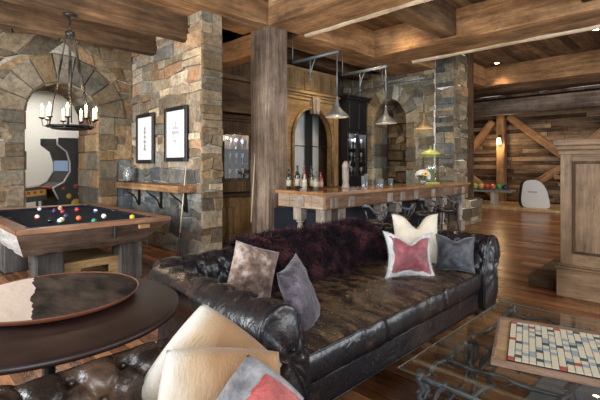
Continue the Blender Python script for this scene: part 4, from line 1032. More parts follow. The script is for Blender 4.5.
obj('front_panel', bm, M['navy'], bar)
bm = BM(); bx(bm, 4.70, 4.74, BY0+.2, BY0+1.01, .05, BZ-.255); bx(bm, 4.685, 4.70, BY0+.25, BY0+.55, .12, .78, .01); bx(bm, 4.685, 4.70, BY0+.72, BY0+1.3, .12, .78, .01); obj('end_panel', bm, M['navy'], bar)

# bar stools of forged iron with branch-like backs
def stool(x, y, rz, label):
    t = thing('bar_stool', label, 'bar stool', (x, y, 0), rz, 'forged iron bar stools along the bar')
    bm = BM(); lathe(bm, [(0, .60), (.17, .60), (.19, .615), (.19, .65), (.17, .675), (0, .68)], 24); obj('seat', bm, M['leather'], t)
    for sx in (-1, 1):
        for sy in (-1, 1):
            bm = BM(); tube(bm, [(sx*.20, sy*.20, 0), (sx*.17, sy*.17, .3), (sx*.13, sy*.13, .6)], [.014, .012, .013], 8); obj('leg', bm, M['iron'], t)
    bm = BM(); tube(bm, [(.185*math.cos(a), .185*math.sin(a), .2) for a in [k*PI/8 for k in range(16)]], .009, 6, closed=True); obj('foot_ring', bm, M['iron'], t)
    bm = BM(); tube(bm, [(.27*math.cos(R(a)), .27*math.sin(R(a)), .84 + .035*math.sin(a*.07)+(.04 if a < 215 or a > 325 else 0)) for a in range(190, 351, 12)], [.02+.006*math.sin(k*1.9) for k in range(14)], 8)
    for a in (200, 235, 270, 305, 340): tube(bm, [(.17*math.cos(R(a)), .17*math.sin(R(a)), .64), (.24*math.cos(R(a+6)), .24*math.sin(R(a+6)), .74), (.265*math.cos(R(a)), .265*math.sin(R(a)), .84)], .009, 6)
    obj('back_rail', bm, M['branch'], t)
for x, l in ((5.15, 'iron bar stool nearest the left end of the bar, just behind the fur throw'), (5.95, 'iron bar stool behind the right end of the fur throw'), (6.75, 'iron bar stool seen above the cream cushion'),
             (7.65, 'iron bar stool above the charcoal cushion')):
    stool(x, 3.62, R(4*math.sin(x*3)), l)

# bottles, glasses, flowers, lantern on the bar
GL = plain('clear drinking glass', (.75, .80, .82), .05, trans=.85)
bot_cols = [((.02, .03, .02), 'dark green'), ((.25, .04, .03), 'red'), ((.02, .02, .025), 'black'), ((.30, .16, .05), 'amber'), ((.10, .14, .10), 'green'), ((.40, .38, .30), 'clear'), ((.05, .03, .02), 'brown')]
GB = 'bottles at the left end of the bar'
def bottle(x, y, h, r, c, nm, label, z=BZ):
    bm = BM(); lathe(bm, [(0, 0), (r, .004), (r, h*.58), (r*.85, h*.65), (r*.36, h*.74), (r*.33, h*.94), (r*.40, h*.95), (r*.40, h), (0, h)], 16)
    o = obj('bottle', bm, plain(nm + ' bottle glass', c, .08), loc=(x, y, z)); tag(o, label, 'bottle', GB)
    bm = BM(); lathe(bm, [(r*1.015, h*.16), (r*1.015, h*.46)], 16); obj('paper_label', bm, plain('bottle label', (.40, .33, .23), .6), o)
bspots = [(4.70, 4.90, .30, 0), (4.84, 4.90, .26, 3), (4.78, 4.78, .34, 2), (4.92, 4.76, .32, 1), (4.82, 4.66, .22, 5), (4.98, 4.64, .30, 6), (4.94, 4.52, .26, 4), (5.06, 4.74, .34, 0), (5.10, 4.56, .24, 1)]
places = ['farthest left beside the timber post', 'second from the timber post', 'tall one third from the timber post', 'in the middle of the cluster, tall', 'short one in front of the taller bottles', 'in the right half of the cluster', 'rightmost in the front of the cluster', 'behind the red bottle', 'short one at the right rear of the cluster']
for (x, y, h, ci), pl in zip(bspots, places): bottle(x, y, h*1.15, .041, bot_cols[ci][0], bot_cols[ci][1], bot_cols[ci][1] + ' bottle on the bar, ' + pl)
bm = BM(); lathe(bm, [(0, 0), (.06, 0), (.07, .02), (.055, .07), (.05, .12), (.058, .16), (.058, .36), (.066, .38), (.05, .42), (.03, .46), (0, .47)], 20)
o = obj('beer_tower', bm, M['barleg'], loc=(5.62, 4.45, BZ)); tag(o, 'turned wooden beer tap tower standing on the bar right of the bottles', 'beer tower')
bm = BM(); tube(bm, [(0, -.05, .36), (0, -.12, .37), (0, -.13, .32)], .012, 8); tube(bm, [(0, -.09, .38), (0, -.10, .47)], [.01, .015], 8); obj('tap', bm, M['steel'], o)
for k, (x, y) in enumerate(((5.95, 4.32), (6.18, 4.42), (6.32, 4.20), (6.50, 4.40), (6.66, 4.22))):
    h = (.21, .24, .15, .15, .15)[k]; r = (.035, .04, .05, .05, .05)[k]
    bm = BM(); lathe(bm, [(0, 0), (r*.8, 0), (r*.82, .012), (r, h), (r*.94, h), (r*.76, .016), (0, .014)], 18)
    o = obj('drinking_glass', bm, GL, loc=(x, y, BZ)); tag(o, ('tall slim', 'tallest', 'wide short', 'wide short', 'wide short')[k] + ' clear glass on the bar top, ' + ('leftmost of the row', 'second from the left', 'third from the left, in front', 'fourth from the left, at the back', 'rightmost of the row')[k], 'glass', 'glasses on the bar')
vs = thing('flower_vase', 'small glass vase of white flowers with one yellow sunflower on the bar', 'vase of flowers', (7.80, 4.18, BZ))
bm = BM(); lathe(bm, [(0, 0), (.05, 0), (.07, .06), (.055, .12), (.05, .12), (.063, .06), (.045, .01), (0, .01)], 18); obj('vase', bm, GL, vs)
rnd = random.Random(8); WF = plain('white petals', (.78, .76, .68), .6); YF = plain('yellow petals', (.80, .52, .06), .6); GF = plain('leaf green', (.10, .20, .05), .6); DK = plain('flower centre', (.05, .025, .01), .8)
def flower(p, r, mt, c, nrm, n=9, parent=None):
    bm = BM(); nrm = Vector(nrm).normalized(); a = nrm.orthogonal().normalized(); b_ = nrm.cross(a)
    for k in range(n):
        t = 2*PI*k/n; d = a*math.cos(t) + b_*math.sin(t); s = nrm.cross(d)*r*.28
        q = [Vector(p), Vector(p)+d*r*.55+s+nrm*.01, Vector(p)+d*r+nrm*.004, Vector(p)+d*r*.55-s+nrm*.01]; bm.faces.new([bm.verts.new(v) for v in q])
    sphere(bm, Vector(p)+nrm*.008, r*.3, 8, mi=1); obj('flower', bm, [mt, c], parent, recalc=False)
bm = BM()
for k in range(14):
    a = rnd.uniform(0, 6.28); tube(bm, [(0, 0, .03), (.05*math.cos(a), .05*math.sin(a), .15), (.10*math.cos(a), .10*math.sin(a), .22)], .003, 4)
    d = Vector((math.cos(a), math.sin(a), .3)); p = Vector((.06*math.cos(a), .06*math.sin(a), .15)); s = Vector((-d.y, d.x, 0))*.022
    bm.faces.new([bm.verts.new(v) for v in (p, p+d*.05+s, p+d*.12, p+d*.05-s)])
obj('stems', bm, GF, vs, recalc=False)
for k in range(13):
    a = 2*PI*k/13 + rnd.uniform(-.2, .2); e = rnd.uniform(.1, 1.2); d = (math.cos(a)*math.cos(e), math.sin(a)*math.cos(e), math.sin(e)); flower((d[0]*.13, d[1]*.13, .17+d[2]*.10), .10, WF, WF, d, 9, vs)
flower((-.10, -.12, .22), .055, YF, DK, (-.7, -.7, .3), 14, vs)
lt = thing('glass_lantern', 'tall clear glass jar lantern with a lime green domed lid on the bar', 'lantern', (8.45, 4.34, BZ))
LG = plain('lime enamel', (.45, .47, .12), .4); 
bm = BM(); lathe(bm, [(.17, .045), (.172, .62), (.168, .62), (.166, .05)], 28); obj('glass_body', bm, glass_mat('lantern glass', (.97, .99, .98), alpha=.2), lt)
bm = BM(); lathe(bm, [(0, 0), (.185, 0), (.185, .015), (.17, .03), (0, .03)], 28); obj('base', bm, LG, lt)
bm = BM(); lathe(bm, [(.195, .62), (.205, .64), (.19, .67), (.13, .705), (.05, .725), (.02, .74), (.02, .76), (0, .765)], 28); obj('lid', bm, LG, lt)
bm = BM(); tube(bm, [(.03*math.cos(a), 0, .785+.03*math.sin(a)) for a in [k*PI/6 for k in range(12)]], .007, 6, closed=True); obj('handle', bm, LG, lt)
bm = BM(); bx(bm, -.06, .06, -.05, .05, .03, .27, .01); obj('candle', bm, plain('green candle box', (.10, .22, .15), .5), lt)
for z in (.585, ): 
    bm = BM(); lathe(bm, [(.173, z), (.176, z+.006), (.173, z+.012)], 28); obj('band', bm, LG, lt)

# ------------------------------------------------------------------ pendants on swing arms
M['shade'] = plain('grey metal shade', (.20, .20, .195), .5, .6, noise_amt=.25); M['shade_in'] = plain('white enamel inside', (.75, .68, .55), .5, emit=(1, .72, .4), es=.25)
def pendant(x, label, brass=False):
    t = thing('pendant_lamp', label, 'pendant lamp', (x, 4.5, 0), 0, 'pendant lamps over the bar')
    mt = plain('warm brass shade', (.34, .24, .13), .45, .5) if brass else M['shade']
    bm = BM(); lathe(bm, [(.012, 2.66), (.022, 2.62), (.03, 2.56), (.045, 2.49), (.085, 2.44), (.185, 2.35), (.205, 2.31), (.20, 2.31), (.18, 2.345), (.08, 2.43), (.02, 2.46)], 32); obj('shade', bm, mt, t)
    bm = BM(); sphere(bm, (0, 0, 2.37), .04, 12); obj('bulb', bm, plain('lit bulb', (1, .8, .5), .3, emit=(1, .75, .42), es=6), t)
    bm = BM(); tube(bm, [(0, 0, 2.62), (0, 0, 3.42)], .013, 8); obj('stem', bm, M['steel'], t)
    bm = BM(); tube(bm, [(0, 1.1, 3.42), (0, -.02, 3.42)], .030, 8); tube(bm, [(0, 1.08, 3.42), (0, 1.08, 3.96)], .012, 6); lathe(bm, [(.02, -.03), (.028, 0), (.02, .03)], 10, (0, 0, 3.42)); obj('arm', bm, M['steel'], t)
    bm = BM(); tube(bm, [(0, .62, 3.42), (0, .62, 3.05)], .014, 8); tube(bm, [(0, .50, 3.40), (0, .57, 3.28), (0, .60, 3.18), (0, .62, 3.12)], .010, 6); sphere(bm, (0, .62, 3.03), .026, 10); obj('bracket', bm, M['steel'], t)
    p = point('pendant_glow', (x, 4.5, 2.28), 9, (1, .78, .5), .05)
pendant(5.45, 'grey cone pendant lamp on a steel arm, leftmost of three over the bar'); pendant(6.94, 'grey cone pendant lamp in front of the arched niche, middle of three over the bar')
pendant(8.45, 'warm brass-coloured pendant lamp in front of the pier, rightmost of three over the bar', True)

# ------------------------------------------------------------------ back bar joinery (Y about 7.3)
mw = thing('back_bar_surround', 'carved oak back bar surround with a wide arch and a keystone', 'back bar surround')
ac_x, ah, asp, atp = 7.86, .70, 2.15, 2.93
bm = BM(); X0a, X1a, Yf, Yb = 6.2, 8.80, 7.30, 7.40
arch_backing(bm, X0a, X1a, .9, 3.6, lambda s, t, o: (s, Yf-o, t), (ac_x, ah, asp, atp, .2), .12, 18); obj('arched_panel', bm, M['mill_x'], mw)
bm = BM(); pr = [(ac_x+(ah+.05)*math.cos(PI*k/20), Yf-.03, asp+(atp-asp+.05)*math.sin(PI*k/20)) for k in range(21)]
tube(bm, [(ac_x+ah+.05, Yf-.03, 1.0)] + pr + [(ac_x-ah-.05, Yf-.03, 1.0)], .045, 8); obj('arch_moulding', bm, M['mill_x'], mw)
bm = BM(); prism(bm, [(ac_x-.10, atp-.12), (ac_x+.10, atp-.12), (ac_x+.14, atp+.30), (ac_x-.14, atp+.30)], 'Y', Yf-.14, Yf); bx(bm, ac_x-.05, ac_x+.05, Yf-.17, Yf-.14, atp-.1, atp+.25, .01); obj('keystone', bm, M['barleg'], mw)
bm = BM(); bx(bm, X0a, X1a, Yf-.10, Yf, 3.22, 3.28, .01); bx(bm, X0a, X1a, Yf-.16, Yf, 3.28, 3.34, .01); bx(bm, X0a, X1a, Yf-.05, Yf, 3.14, 3.22, .01); obj('cornice', bm, M['mill_x'], mw)
for k in range(4):
    bm = BM(); x = 6.3 + k*.62; bx(bm, x, x+.54, Yf-.03, Yf, 3.40, 3.86, .012); bx(bm, x+.07, x+.47, Yf-.045, Yf-.028, 3.46, 3.80, .01); obj('frieze_panel', bm, M['mill_z'], mw)
bm = BM(); bx(bm, X0a, X1a, Yf, Yf+.12, 3.6, 3.95); obj('top_board', bm, M['mill_x'], mw)
bm = BM(); bx(bm, 8.66, 8.82, Yf-.07, Yf+.02, .9, 3.14, .012); bx(bm, 8.64, 8.84, Yf-.09, Yf+.02, 3.0, 3.14, .01); obj('pilaster', bm, M['mill_z'], mw)
# pale recess with a dark post behind the arch
bm = BM(); bx(bm, 7.3, 8.7, 7.86, 7.9, .9, 3.3); struct('wall_recess', bm, plain('pale grey recess', (.50, .52, .52), .6, noise_amt=.1, nscale=4))
bm, cl = newstone(); stone_field(bm, cl, 6.5, 7.5, .9, 3.3, lambda s, t, o: (s, 7.84-o, t), PAL_GREY, random.Random(31), None, .8); struct('wall_recess_stonework', bm, M['stone'])
bm = BM(); bx(bm, 8.10, 8.24, 7.66, 7.80, .9, 3.5); o = obj('dark_post', bm, M['black']); tag(o, 'dark upright post standing in the pale recess behind the bar arch', 'post')
bm = BM(); tube(bm, [(7.2, 7.35, 1.98), (8.55, 7.35, 1.98)], .012, 8); o = obj('hanging_rail', bm, M['iron']); tag(o, 'thin dark rail across the back bar arch', 'rail')
bm = BM(); bx(bm, 6.0, 8.8, 6.75, 7.85, .86, .92, .01); bx(bm, 6.02, 8.78, 6.8, 7.25, 0, .86); o = obj('back_counter', bm, M['dark_x']); tag(o, 'dark counter below the arch behind the bar', 'counter')
# dark glazed cabinet right of the arch
def glass_cabinet(nm, label, x0, x1, y0, y1, z0, z1, gz0, gz1, doors, cab_m, group=None, cornice=True):
    t = thing(nm, label, 'cabinet', (0, 0, 0), 0, group)
    bm = BM(); bx(bm, x0, x1, y1-.03, y1, z0, z1); bx(bm, x0, x0+.03, y0+.02, y1-.03, z0, z1); bx(bm, x1-.03, x1, y0+.02, y1-.03, z0, z1); bx(bm, x0+.03, x1-.03, y0+.02, y1-.03, z0, gz0-.02); bx(bm, x0+.03, x1-.03, y0+.02, y1-.03, gz1+.02, z1)
    for k in (1, 2): zz = gz0+(gz1-gz0)*k/3; bx(bm, x0+.03, x1-.03, y0+.06, y1-.03, zz-.012, zz+.012)
    if cornice: bx(bm, x0-.05, x1+.05, y0-.06, y1, z1, z1+.05, .01); bx(bm, x0-.09, x1+.08, y0-.1, y1, z1+.05, z1+.10, .01)
    obj('carcass', bm, cab_m, t)
    wd = (x1-x0)/doors
    for d in range(doors):
        a, b_ = x0+d*wd+.005, x0+(d+1)*wd-.005; bm = BM(); f = .06
        bx(bm, a, a+f, y0, y0+.025, gz0-.06, gz1+.06, .003); bx(bm, b_-f, b_, y0, y0+.025, gz0-.06, gz1+.06, .003); bx(bm, a+f, b_-f, y0, y0+.025, gz0-.06, gz0, .003); bx(bm, a+f, b_-f, y0, y0+.025, gz1, gz1+.06, .003)
        dr = obj('door', bm, cab_m, t)
        bm = BM(); bx(bm, a+f, b_-f, y0+.009, y0+.013, gz0, gz1); obj('glass_pane', bm, M['glass'], dr)
        bm = BM(); sphere(bm, (b_-.03 if d % 2 == 0 else a+.03, y0-.012, (gz0+gz1)/2-.1), .014, 8); obj('knob', bm, M['steel'], dr)
    return t
cab = glass_cabinet('glazed_cabinet', 'tall black glazed cabinet between the bar arch and the stone wall', 8.90, 9.80, 6.98, 7.28, .9, 3.30, 1.20, 2.35, 2, M['black'])
bm = BM(); bx(bm, 8.98, 9.3, 6.97, 6.99, 2.5, 3.2, .006); bx(bm, 9.40, 9.72, 6.97, 6.99, 2.5, 3.2, .006); obj('upper_panel', bm, M['black'], cab)
SG = plain('stemware', (.75, .8, .82), .08, trans=.5)
def stemware(x, y, z, h=.2):
    bm = BM(); lathe(bm, [(0, 0), (.03, 0), (.005, .01), (.005, h*.5), (.03, h*.62), (.036, h*.8), (.03, h), (.027, h), (.032, h*.8), (0, h*.55)], 10)
    o = obj('wine_glass', bm, SG, loc=(x, y, z)); return o
zz = [1.184, 1.583+.013, 1.967+.013]
first = None; pos_r = ['bottom', 'middle', 'top']
for r_, z in enumerate((1.18, 1.596, 1.98)):
    for k in range(6):
        o = stemware(8.97+k*.152, 7.14, z, .26); tag(o, 'wine glass in the %s row inside the black glazed cabinet' % pos_r[r_], 'wine glass', 'wine glasses, %s shelf of the black cabinet' % pos_r[r_])
cab2 = glass_cabinet('glazed_cabinet', 'dark brown glazed cabinet seen between the picture wall and the timber post', 4.95, 5.72, 7.15, 7.5, .93, 2.42, 1.22, 2.14, 1, M['dark_z'], cornice=True)
for r_, z in enumerate((1.2, 1.54, 1.845)):
    for k in range(4):
        o = stemware(5.08+k*.17, 7.3, z, .22); tag(o, 'stemmed glass in the %s row inside the dark brown cabinet' % pos_r[r_], 'wine glass', 'stemmed glasses, %s shelf of the brown cabinet' % pos_r[r_])
point('cabinet_light', (5.35, 7.25, 2.12), 14, (.9, .95, 1), .03); point('cabinet_light', (9.35, 7.06, 2.33), 20, (.9, .95, 1), .03)
lc = thing('base_cabinet', 'oak base cabinet with panel doors and a turned corner column beside the picture wall', 'cabinet')
bm = BM(); bx(bm, 3.99, 5.95, 6.78, 7.5, .06, .86); bx(bm, 3.99, 5.95, 6.84, 7.5, 0, .06); obj('carcass', bm, M['mill_z'], lc)
bm = BM(); bx(bm, 3.98, 5.98, 6.70, 7.55, .86, .905, .008); obj('counter_top', bm, M['dark_x'], lc)
for k in range(3):
    a = 4.42+k*.52; bm = BM(); bx(bm, a, a+.48, 6.755, 6.78, .10, .82, .004); bx(bm, a+.08, a+.40, 6.745, 6.757, .18, .74, .006); d = obj('door', bm, M['mill_z'], lc)
    bm = BM(); sphere(bm, (a+.44, 6.74, .5), .013, 8); obj('knob', bm, M['iron'], d)
bm = BM(); bx(bm, 4.74, 4.90, 6.60, 6.76, .0, .16, .006); bx(bm, 4.74, 4.90, 6.60, 6.76, .68, .86, .006); lathe(bm, [(.05, .16), (.07, .18), (.05, .21), (.058, .3), (.058, .55), (.05, .62), (.07, .65), (.05, .68)], 18, (4.82, 6.68, 0)); obj('turned_column', bm, M['mill_z'], lc)
up = BM(); bx(up, 3.97, 6.2, 7.52, 7.6, .9, 3.95); struct('wall_panelling', up, M['dark_z'])
bm = BM(); bx(bm, 4.25, 6.2, 7.2, 7.52, 2.62, 3.3, .01); bx(bm, 4.25, 6.2, 7.12, 7.52, 3.3, 3.4, .01); o = obj('wall_cupboard', bm, M['dark_x']); tag(o, 'dark closed wooden cupboard above the brown glazed cabinet', 'cupboard')

# ------------------------------------------------------------------ pictures and shelf on the left stone wall
def picture(y0, y1, z0, z1, label, kind):
    t = thing('framed_picture', label, 'picture', (3.53, (y0+y1)/2, (z0+z1)/2), 0, 'framed prints on the stone wall')
    hy, hz = (y1-y0)/2, (z1-z0)/2; bm = BM(); f = .07
    bx(bm, -.02, .02, -hy, -hy+f, -hz, hz, .005); bx(bm, -.02, .02, hy-f, hy, -hz, hz, .005); bx(bm, -.02, .02, -hy+f, hy-f, -hz, -hz+f, .005); bx(bm, -.02, .02, -hy+f, hy-f, hz-f, hz, .005); obj('frame', bm, M['black'], t)
    bm = BM(); bx(bm, .0, .01, -hy+f, hy-f, -hz+f, hz-f); obj('mat', bm, plain('white mat', (.86, .86, .86), .8), t)
    bm = BM(); a, b_ = hy-f-.09, hz-f-.10; bx(bm, -.003, -.0005, -a, a, -b_, b_); bx(bm, -.004, -.003, -a, -a+.006, -b_, b_, 0, 1); bx(bm, -.004, -.003, a-.006, a, -b_, b_, 0, 1); bx(bm, -.004, -.003, -a, a, -b_, -b_+.006, 0, 1); bx(bm, -.004, -.003, -a, a, b_-.006, b_, 0, 1)
    if kind == 0:
        for r_, z in ((.035, .19), (.05, .12), (.045, .03), (.06, -.06), (.04, -.14), (.055, -.2)): bx(bm, -.0045, -.003, -r_, r_, z-.025, z+.02, 0, 1)
        bx(bm, -.0045, -.003, -.012, .012, -.22, .22, 0, 1)
    else:
        for a_, b2, z, h in ((-.12, .13, .03, .03), (-.09, .10, .10, .025), (-.03, .02, .17, .05), (-.10, -.07, -.06, .07), (.05, .08, -.05, .07), (-.04, .05, -.12, .03)): bx(bm, -.0045, -.003, a_, b2, z-h, z+h, 0, 1)
    obj('print', bm, [plain('print paper', (.80, .80, .78), .8), plain('pencil grey', (.42, .43, .44), .8)], t)
picture(7.25, 7.98, 1.53, 2.47, 'black-framed print with a tall narrow grey drawing, left of the two pictures', 0)
picture(6.08, 6.84, 1.56, 2.49, 'black-framed print with a wide grey drawing, right of the two pictures', 1)
sh = thing('wall_shelf', 'thick rough brown wooden shelf with curved iron brackets under the two pictures', 'shelf')
bm = BM(); bx(bm, 3.22, 3.56, 5.84, 8.24, 1.06, 1.17, .01); obj('board', bm, M['beam_y'], sh)
for y in (6.15, 7.0, 7.9):
    bm = BM(); bx(bm, 3.53, 3.55, y-.03, y+.03, .72, 1.06); bx(bm, 3.26, 3.55, y-.02, y+.02, 1.045, 1.06)
    tube(bm, [(3.27, y, 1.04), (3.34, y, .98), (3.42, y, .93), (3.48, y, .86), (3.52, y, .75)], .014, 8); obj('bracket', bm, M['iron'], sh)
cj = thing('hurricane_lamp', 'clear glass hurricane candle holder at the far left end of the shelf', 'candle holder', (3.36, 7.98, 1.17))
bm = BM(); lathe(bm, [(.06, .02), (.085, .06), (.095, .14), (.07, .24), (.06, .30), (.057, .30), (.066, .24), (.09, .14), (.08, .06), (.055, .025)], 22); obj('glass', bm, GL, cj)
bm = BM(); lathe(bm, [(0, 0), (.07, 0), (.05, .02), (0, .02)], 18); obj('base', bm, M['iron'], cj)
bm = BM(); lathe(bm, [(0, .02), (.03, .02), (.03, .13), (0, .13)], 14); obj('candle', bm, plain('wax', (.75, .68, .55), .5), cj)
for y in (6.02, ):
    bm = BM(); bx(bm, 3.96, 4.01, 5.675, 5.695, 1.90, 1.99, .004); o = obj('wall_switch', bm, plain('cream switch plate', (.5, .46, .38), .5)); tag(o, 'small cream switch plate on the narrow end of the picture wall', 'switch')

# ------------------------------------------------------------------ chandelier
ch = thing('chandelier', 'round black iron chandelier with nine candle lights hanging by straps from the joist', 'chandelier', (1.82, 6.2, 0))
bm = BM(); lathe(bm, [(0, 3.55), (.085, 3.55), (.085, 3.53), (.05, 3.51), (.02, 3.49), (0, 3.48)], 20); obj('ceiling_canopy', bm, M['iron'], ch)
bm = BM(); tube(bm, [(0, 0, 3.50), (0, 0, 3.26)], .012, 8)
for k in range(5):
    z = 3.46-k*.045; tube(bm, [(.016*math.cos(a)*(k % 2), .016*math.cos(a)*((k+1) % 2), z+.026*math.sin(a)) for a in [j*PI/5 for j in range(10)]], .004, 5, closed=True)
obj('stem', bm, M['iron'], ch)
RR = .275; RZ = 2.02
for k in range(6):
    a = k*PI/3 + .3; bm = BM(); c, s_ = math.cos(a), math.sin(a); P0 = Vector((c*.05, s_*.05, 3.28)); P1 = Vector((c*RR, s_*RR, RZ+.03)); side = Vector((-s_, c, 0))*.011
    tube(bm, [P0, P0.lerp(P1, .03), P0.lerp(P1, .3)], .009, 6); tube(bm, [P0.lerp(P1, .30), P0.lerp(P1, .62)], .013, 6); tube(bm, [P0.lerp(P1, .62), P1], .008, 6)
    for t_ in (.3, .62): sphere(bm, P0.lerp(P1, t_), .018, 8)
    obj('hanging_strap', bm, M['iron'], ch)
bm = BM(); lathe(bm, [(.045, 3.24), (.065, 3.27), (.06, 3.31), (.02, 3.33)], 16); obj('top_ring', bm, M['iron'], ch)
bm = BM(); lathe(bm, [(RR-.010, RZ-.01), (RR+.010, RZ-.01), (RR+.010, RZ+.012), (RR-.010, RZ+.012), (RR-.010, RZ-.01)], 48); lathe(bm, [(RR-.06, RZ-.035), (RR-.05, RZ-.035), (RR-.05, RZ-.02), (RR-.06, RZ-.02), (RR-.06, RZ-.035)], 48)
for k in range(3): a = k*PI/3; tube(bm, [(-RR*math.cos(a), -RR*math.sin(a), RZ-.02), (RR*math.cos(a), RR*math.sin(a), RZ-.02)], .008, 6)
obj('ring', bm, M['iron'], ch)
CW = plain('candle sleeve', (.72, .62, .45), .5, emit=(1, .62, .28), es=.5); FL = plain('candle bulb', (1, .8, .5), .3, emit=(1, .72, .36), es=30)
for k in range(9):
    a = 2*PI*k/9 + .15; c, s_ = math.cos(a), math.sin(a); r_ = RR + .05
    bm = BM(); tube(bm, [(c*RR, s_*RR, RZ-.01), (c*(RR+.04), s_*(RR+.04), RZ), (c*r_, s_*r_, RZ+.05), (c*r_, s_*r_, RZ+.09)], .006, 6); lathe(bm, [(.012, RZ+.085), (.038, RZ+.10), (.04, RZ+.108), (0, RZ+.10)], 14, (c*r_, s_*r_, 0)); arm_ = obj('candle_arm', bm, M['iron'], ch)
    bm = BM(); lathe(bm, [(0, RZ+.10), (.016, RZ+.10), (.016, RZ+.21), (0, RZ+.21)], 12, (c*r_, s_*r_, 0)); obj('candle', bm, CW, arm_)
    bm = BM(); lathe(bm, [(.004, RZ+.21), (.015, RZ+.228), (.016, RZ+.243), (.008, RZ+.272), (0, RZ+.29)], 10, (c*r_, s_*r_, 0)); obj('flame_bulb', bm, FL, arm_)
point('chandelier_light', (1.82, 6.2, 2.35), 26, (1, .72, .42), .12)

# ------------------------------------------------------------------ game room machines
gm = thing('arcade_cabinet', 'upright dark arcade cabinet with pale curved trim and coloured side art', 'arcade machine', (2.98, 10.6, 0), R(14))
side = [(-.38, 0), (.30, 0), (.32, .75), (.42, .95), (.44, 1.0), (.20, 1.12), (.06, 1.35), (.06, 1.55), (.14, 1.80), (.34, 1.95), (.34, 2.10), (-.30, 2.12), (-.38, 2.0)]
side = [(-x, z) for x, z in side]   # front looks to -x
SA = plain('dark blue grey side', (.06, .07, .085), .35)
for y in (-.34, .30):
    bm = BM(); prism(bm, side, 'Y', y, y+.04); obj('side_panel', bm, SA, gm)
bm = BM(); prism(bm, [(x*.93, z*.985+.01) for x, z in side], 'Y', -.30, .30); obj('body', bm, M['black'], gm)
bm = BM(); tube(bm, [(x, -.345, z) for x, z in side[2:11]], .018, 6); obj('edge_trim', bm, plain('pale trim', (.75, .75, .74), .35), gm)
bm = BM(); bx(bm, -.075, -.055, -.28, .28, 1.36, 1.78); o = obj('screen', bm, plain('arcade screen', (.03, .04, .06), .1, emit=(.25, .35, .5), es=.6), gm)
yl, rd = plain('yellow art', (.72, .52, .05), .5), plain('red art', (.65, .08, .08), .5)
for (px, pz, r_, mi) in ((.08, .62, .11, 0), (.20, .85, .07, 0), (-.08, .80, .06, 0), (.08, 1.02, .05, 1), (.24, 1.06, .04, 1), (-.14, .55, .05, 1), (.16, 1.40, .045, 1), (.24, 1.70, .05, 1), (-.05, .35, .08, 0), (-.20, .98, .04, 1), (.22, .42, .05, 1), (.26, .66, .035, 1)):
    bm = BM(); lathe(bm, [(0, -.003), (r_, -.003), (r_, 0)], 16)
    bmesh.ops.rotate(bm, verts=bm.verts[:], cent=(0, 0, 0), matrix=Matrix.Rotation(R(-90), 3, 'X'))
    bmesh.ops.translate(bm, verts=bm.verts[:], vec=(px, -.341, pz))
    obj('side_art_spot', bm, rd if mi else yl, gm)
bm = BM(); bx(bm, -.50, -.40, -.30, .30, .98, 1.03, .01); obj('control_panel', bm, plain('control red', (.5, .06, .05), .4), gm)
pm = thing('pinball_machine', 'pinball machine with a yellow and red side, low behind the pool table through the arch', 'pinball machine', (2.0, 10.75, 0), R(0))
bm = BM(); prism(bm, [(-.62, .62), (.6, .72), (.6, 1.02), (-.62, .90)], 'Y', -.3, .3); obj('body', bm, plain('pinball dark body', (.03, .03, .035), .35), pm)
bm = BM(); prism(bm, [(-.6, .74), (.58, .84), (.58, .97), (-.6, .87)], 'Y', -.306, -.3); 
for k in range(9): bx(bm, -.5+k*.12, -.44+k*.12, -.309, -.306, .80+k*.01, .86+k*.01, 0, 1)
obj('side_art', bm, [plain('pinball yellow', (.60, .42, .06), .5), plain('pinball red', (.5, .05, .04), .5)], pm)
bm = BM(); prism(bm, [(-.58, .905), (.56, 1.025), (.56, 1.035), (-.58, .915)], 'Y', -.26, .26); obj('playfield_glass', bm, plain('dark playfield', (.03, .03, .04), .1), pm)
for x, y in ((-.55, -.25), (-.55, .25), (.54, -.25), (.54, .25)):
    bm = BM(); tube(bm, [(x, y, .68), (x, y, 0)], .025, 6); obj('leg', bm, M['steel'], pm)

# ------------------------------------------------------------------ bowling end
br = thing('ball_return', 'low grey ball return table carrying a row of bowling balls by the board wall', 'ball return', (15.7, 6.0, .1))
bm = BM(); bx(bm, -.28, .28, -1.08, .55, .42, .50, .02); obj('top', bm, plain('grey return top', (.32, .32, .31), .4), br)
bm = BM(); bx(bm, -.24, .24, -.5, -.36, 0, .42, .02); bx(bm, -.20, .20, -.55, -.3, 0, .05); obj('leg', bm, plain('pale leg', (.55, .50, .42), .5), br)
bm = BM(); bx(bm, -.24, .24, .5, .62, 0, .42, .02); obj('leg', bm, plain('pale leg b', (.55, .50, .42), .5), br)
bm = BM(); tube(bm, [(-.27, -1.06, .52), (-.27, .53, .52)], .018, 8); obj('rail', bm, M['steel'], br)
for k, (c, nm) in enumerate((((.45, .55, .10), 'lime yellow'), ((.70, .50, .10), 'golden yellow'), ((.62, .08, .07), 'red'), ((.72, .18, .06), 'orange red'), ((.06, .42, .12), 'green'), ((.05, .04, .10), 'dark navy'))):
    y = 6.24 - k*.215; bm = BM(); sphere(bm, (0, 0, .109), .109, 20, mi=0)
    for q in ((-.108, 0, .13), (-.106, .025, .11), (-.106, -.02, .105)): sphere(bm, q, .009, 6, mi=1)
    o = obj('bowling_ball', bm, [plain('bowling ball ' + nm, c, .12), M['black']], loc=(15.62, y, .60)); tag(o, nm + ' bowling ball in the row on the ball return', 'bowling ball', 'bowling balls on the return')
sc = thing('bowling_chair', 'white curved high-backed bowling chair with dark sides at the lane edge', 'chair', (15.1, 4.02, .1), R(0))
pts = [(-.44, 0), (.40, 0), (.36, .26), (.28, .62), (.10, .88), (-.16, .92), (-.40, .86), (-.44, .55), (-.47, .25)]
pts = resample(pts, 40); 
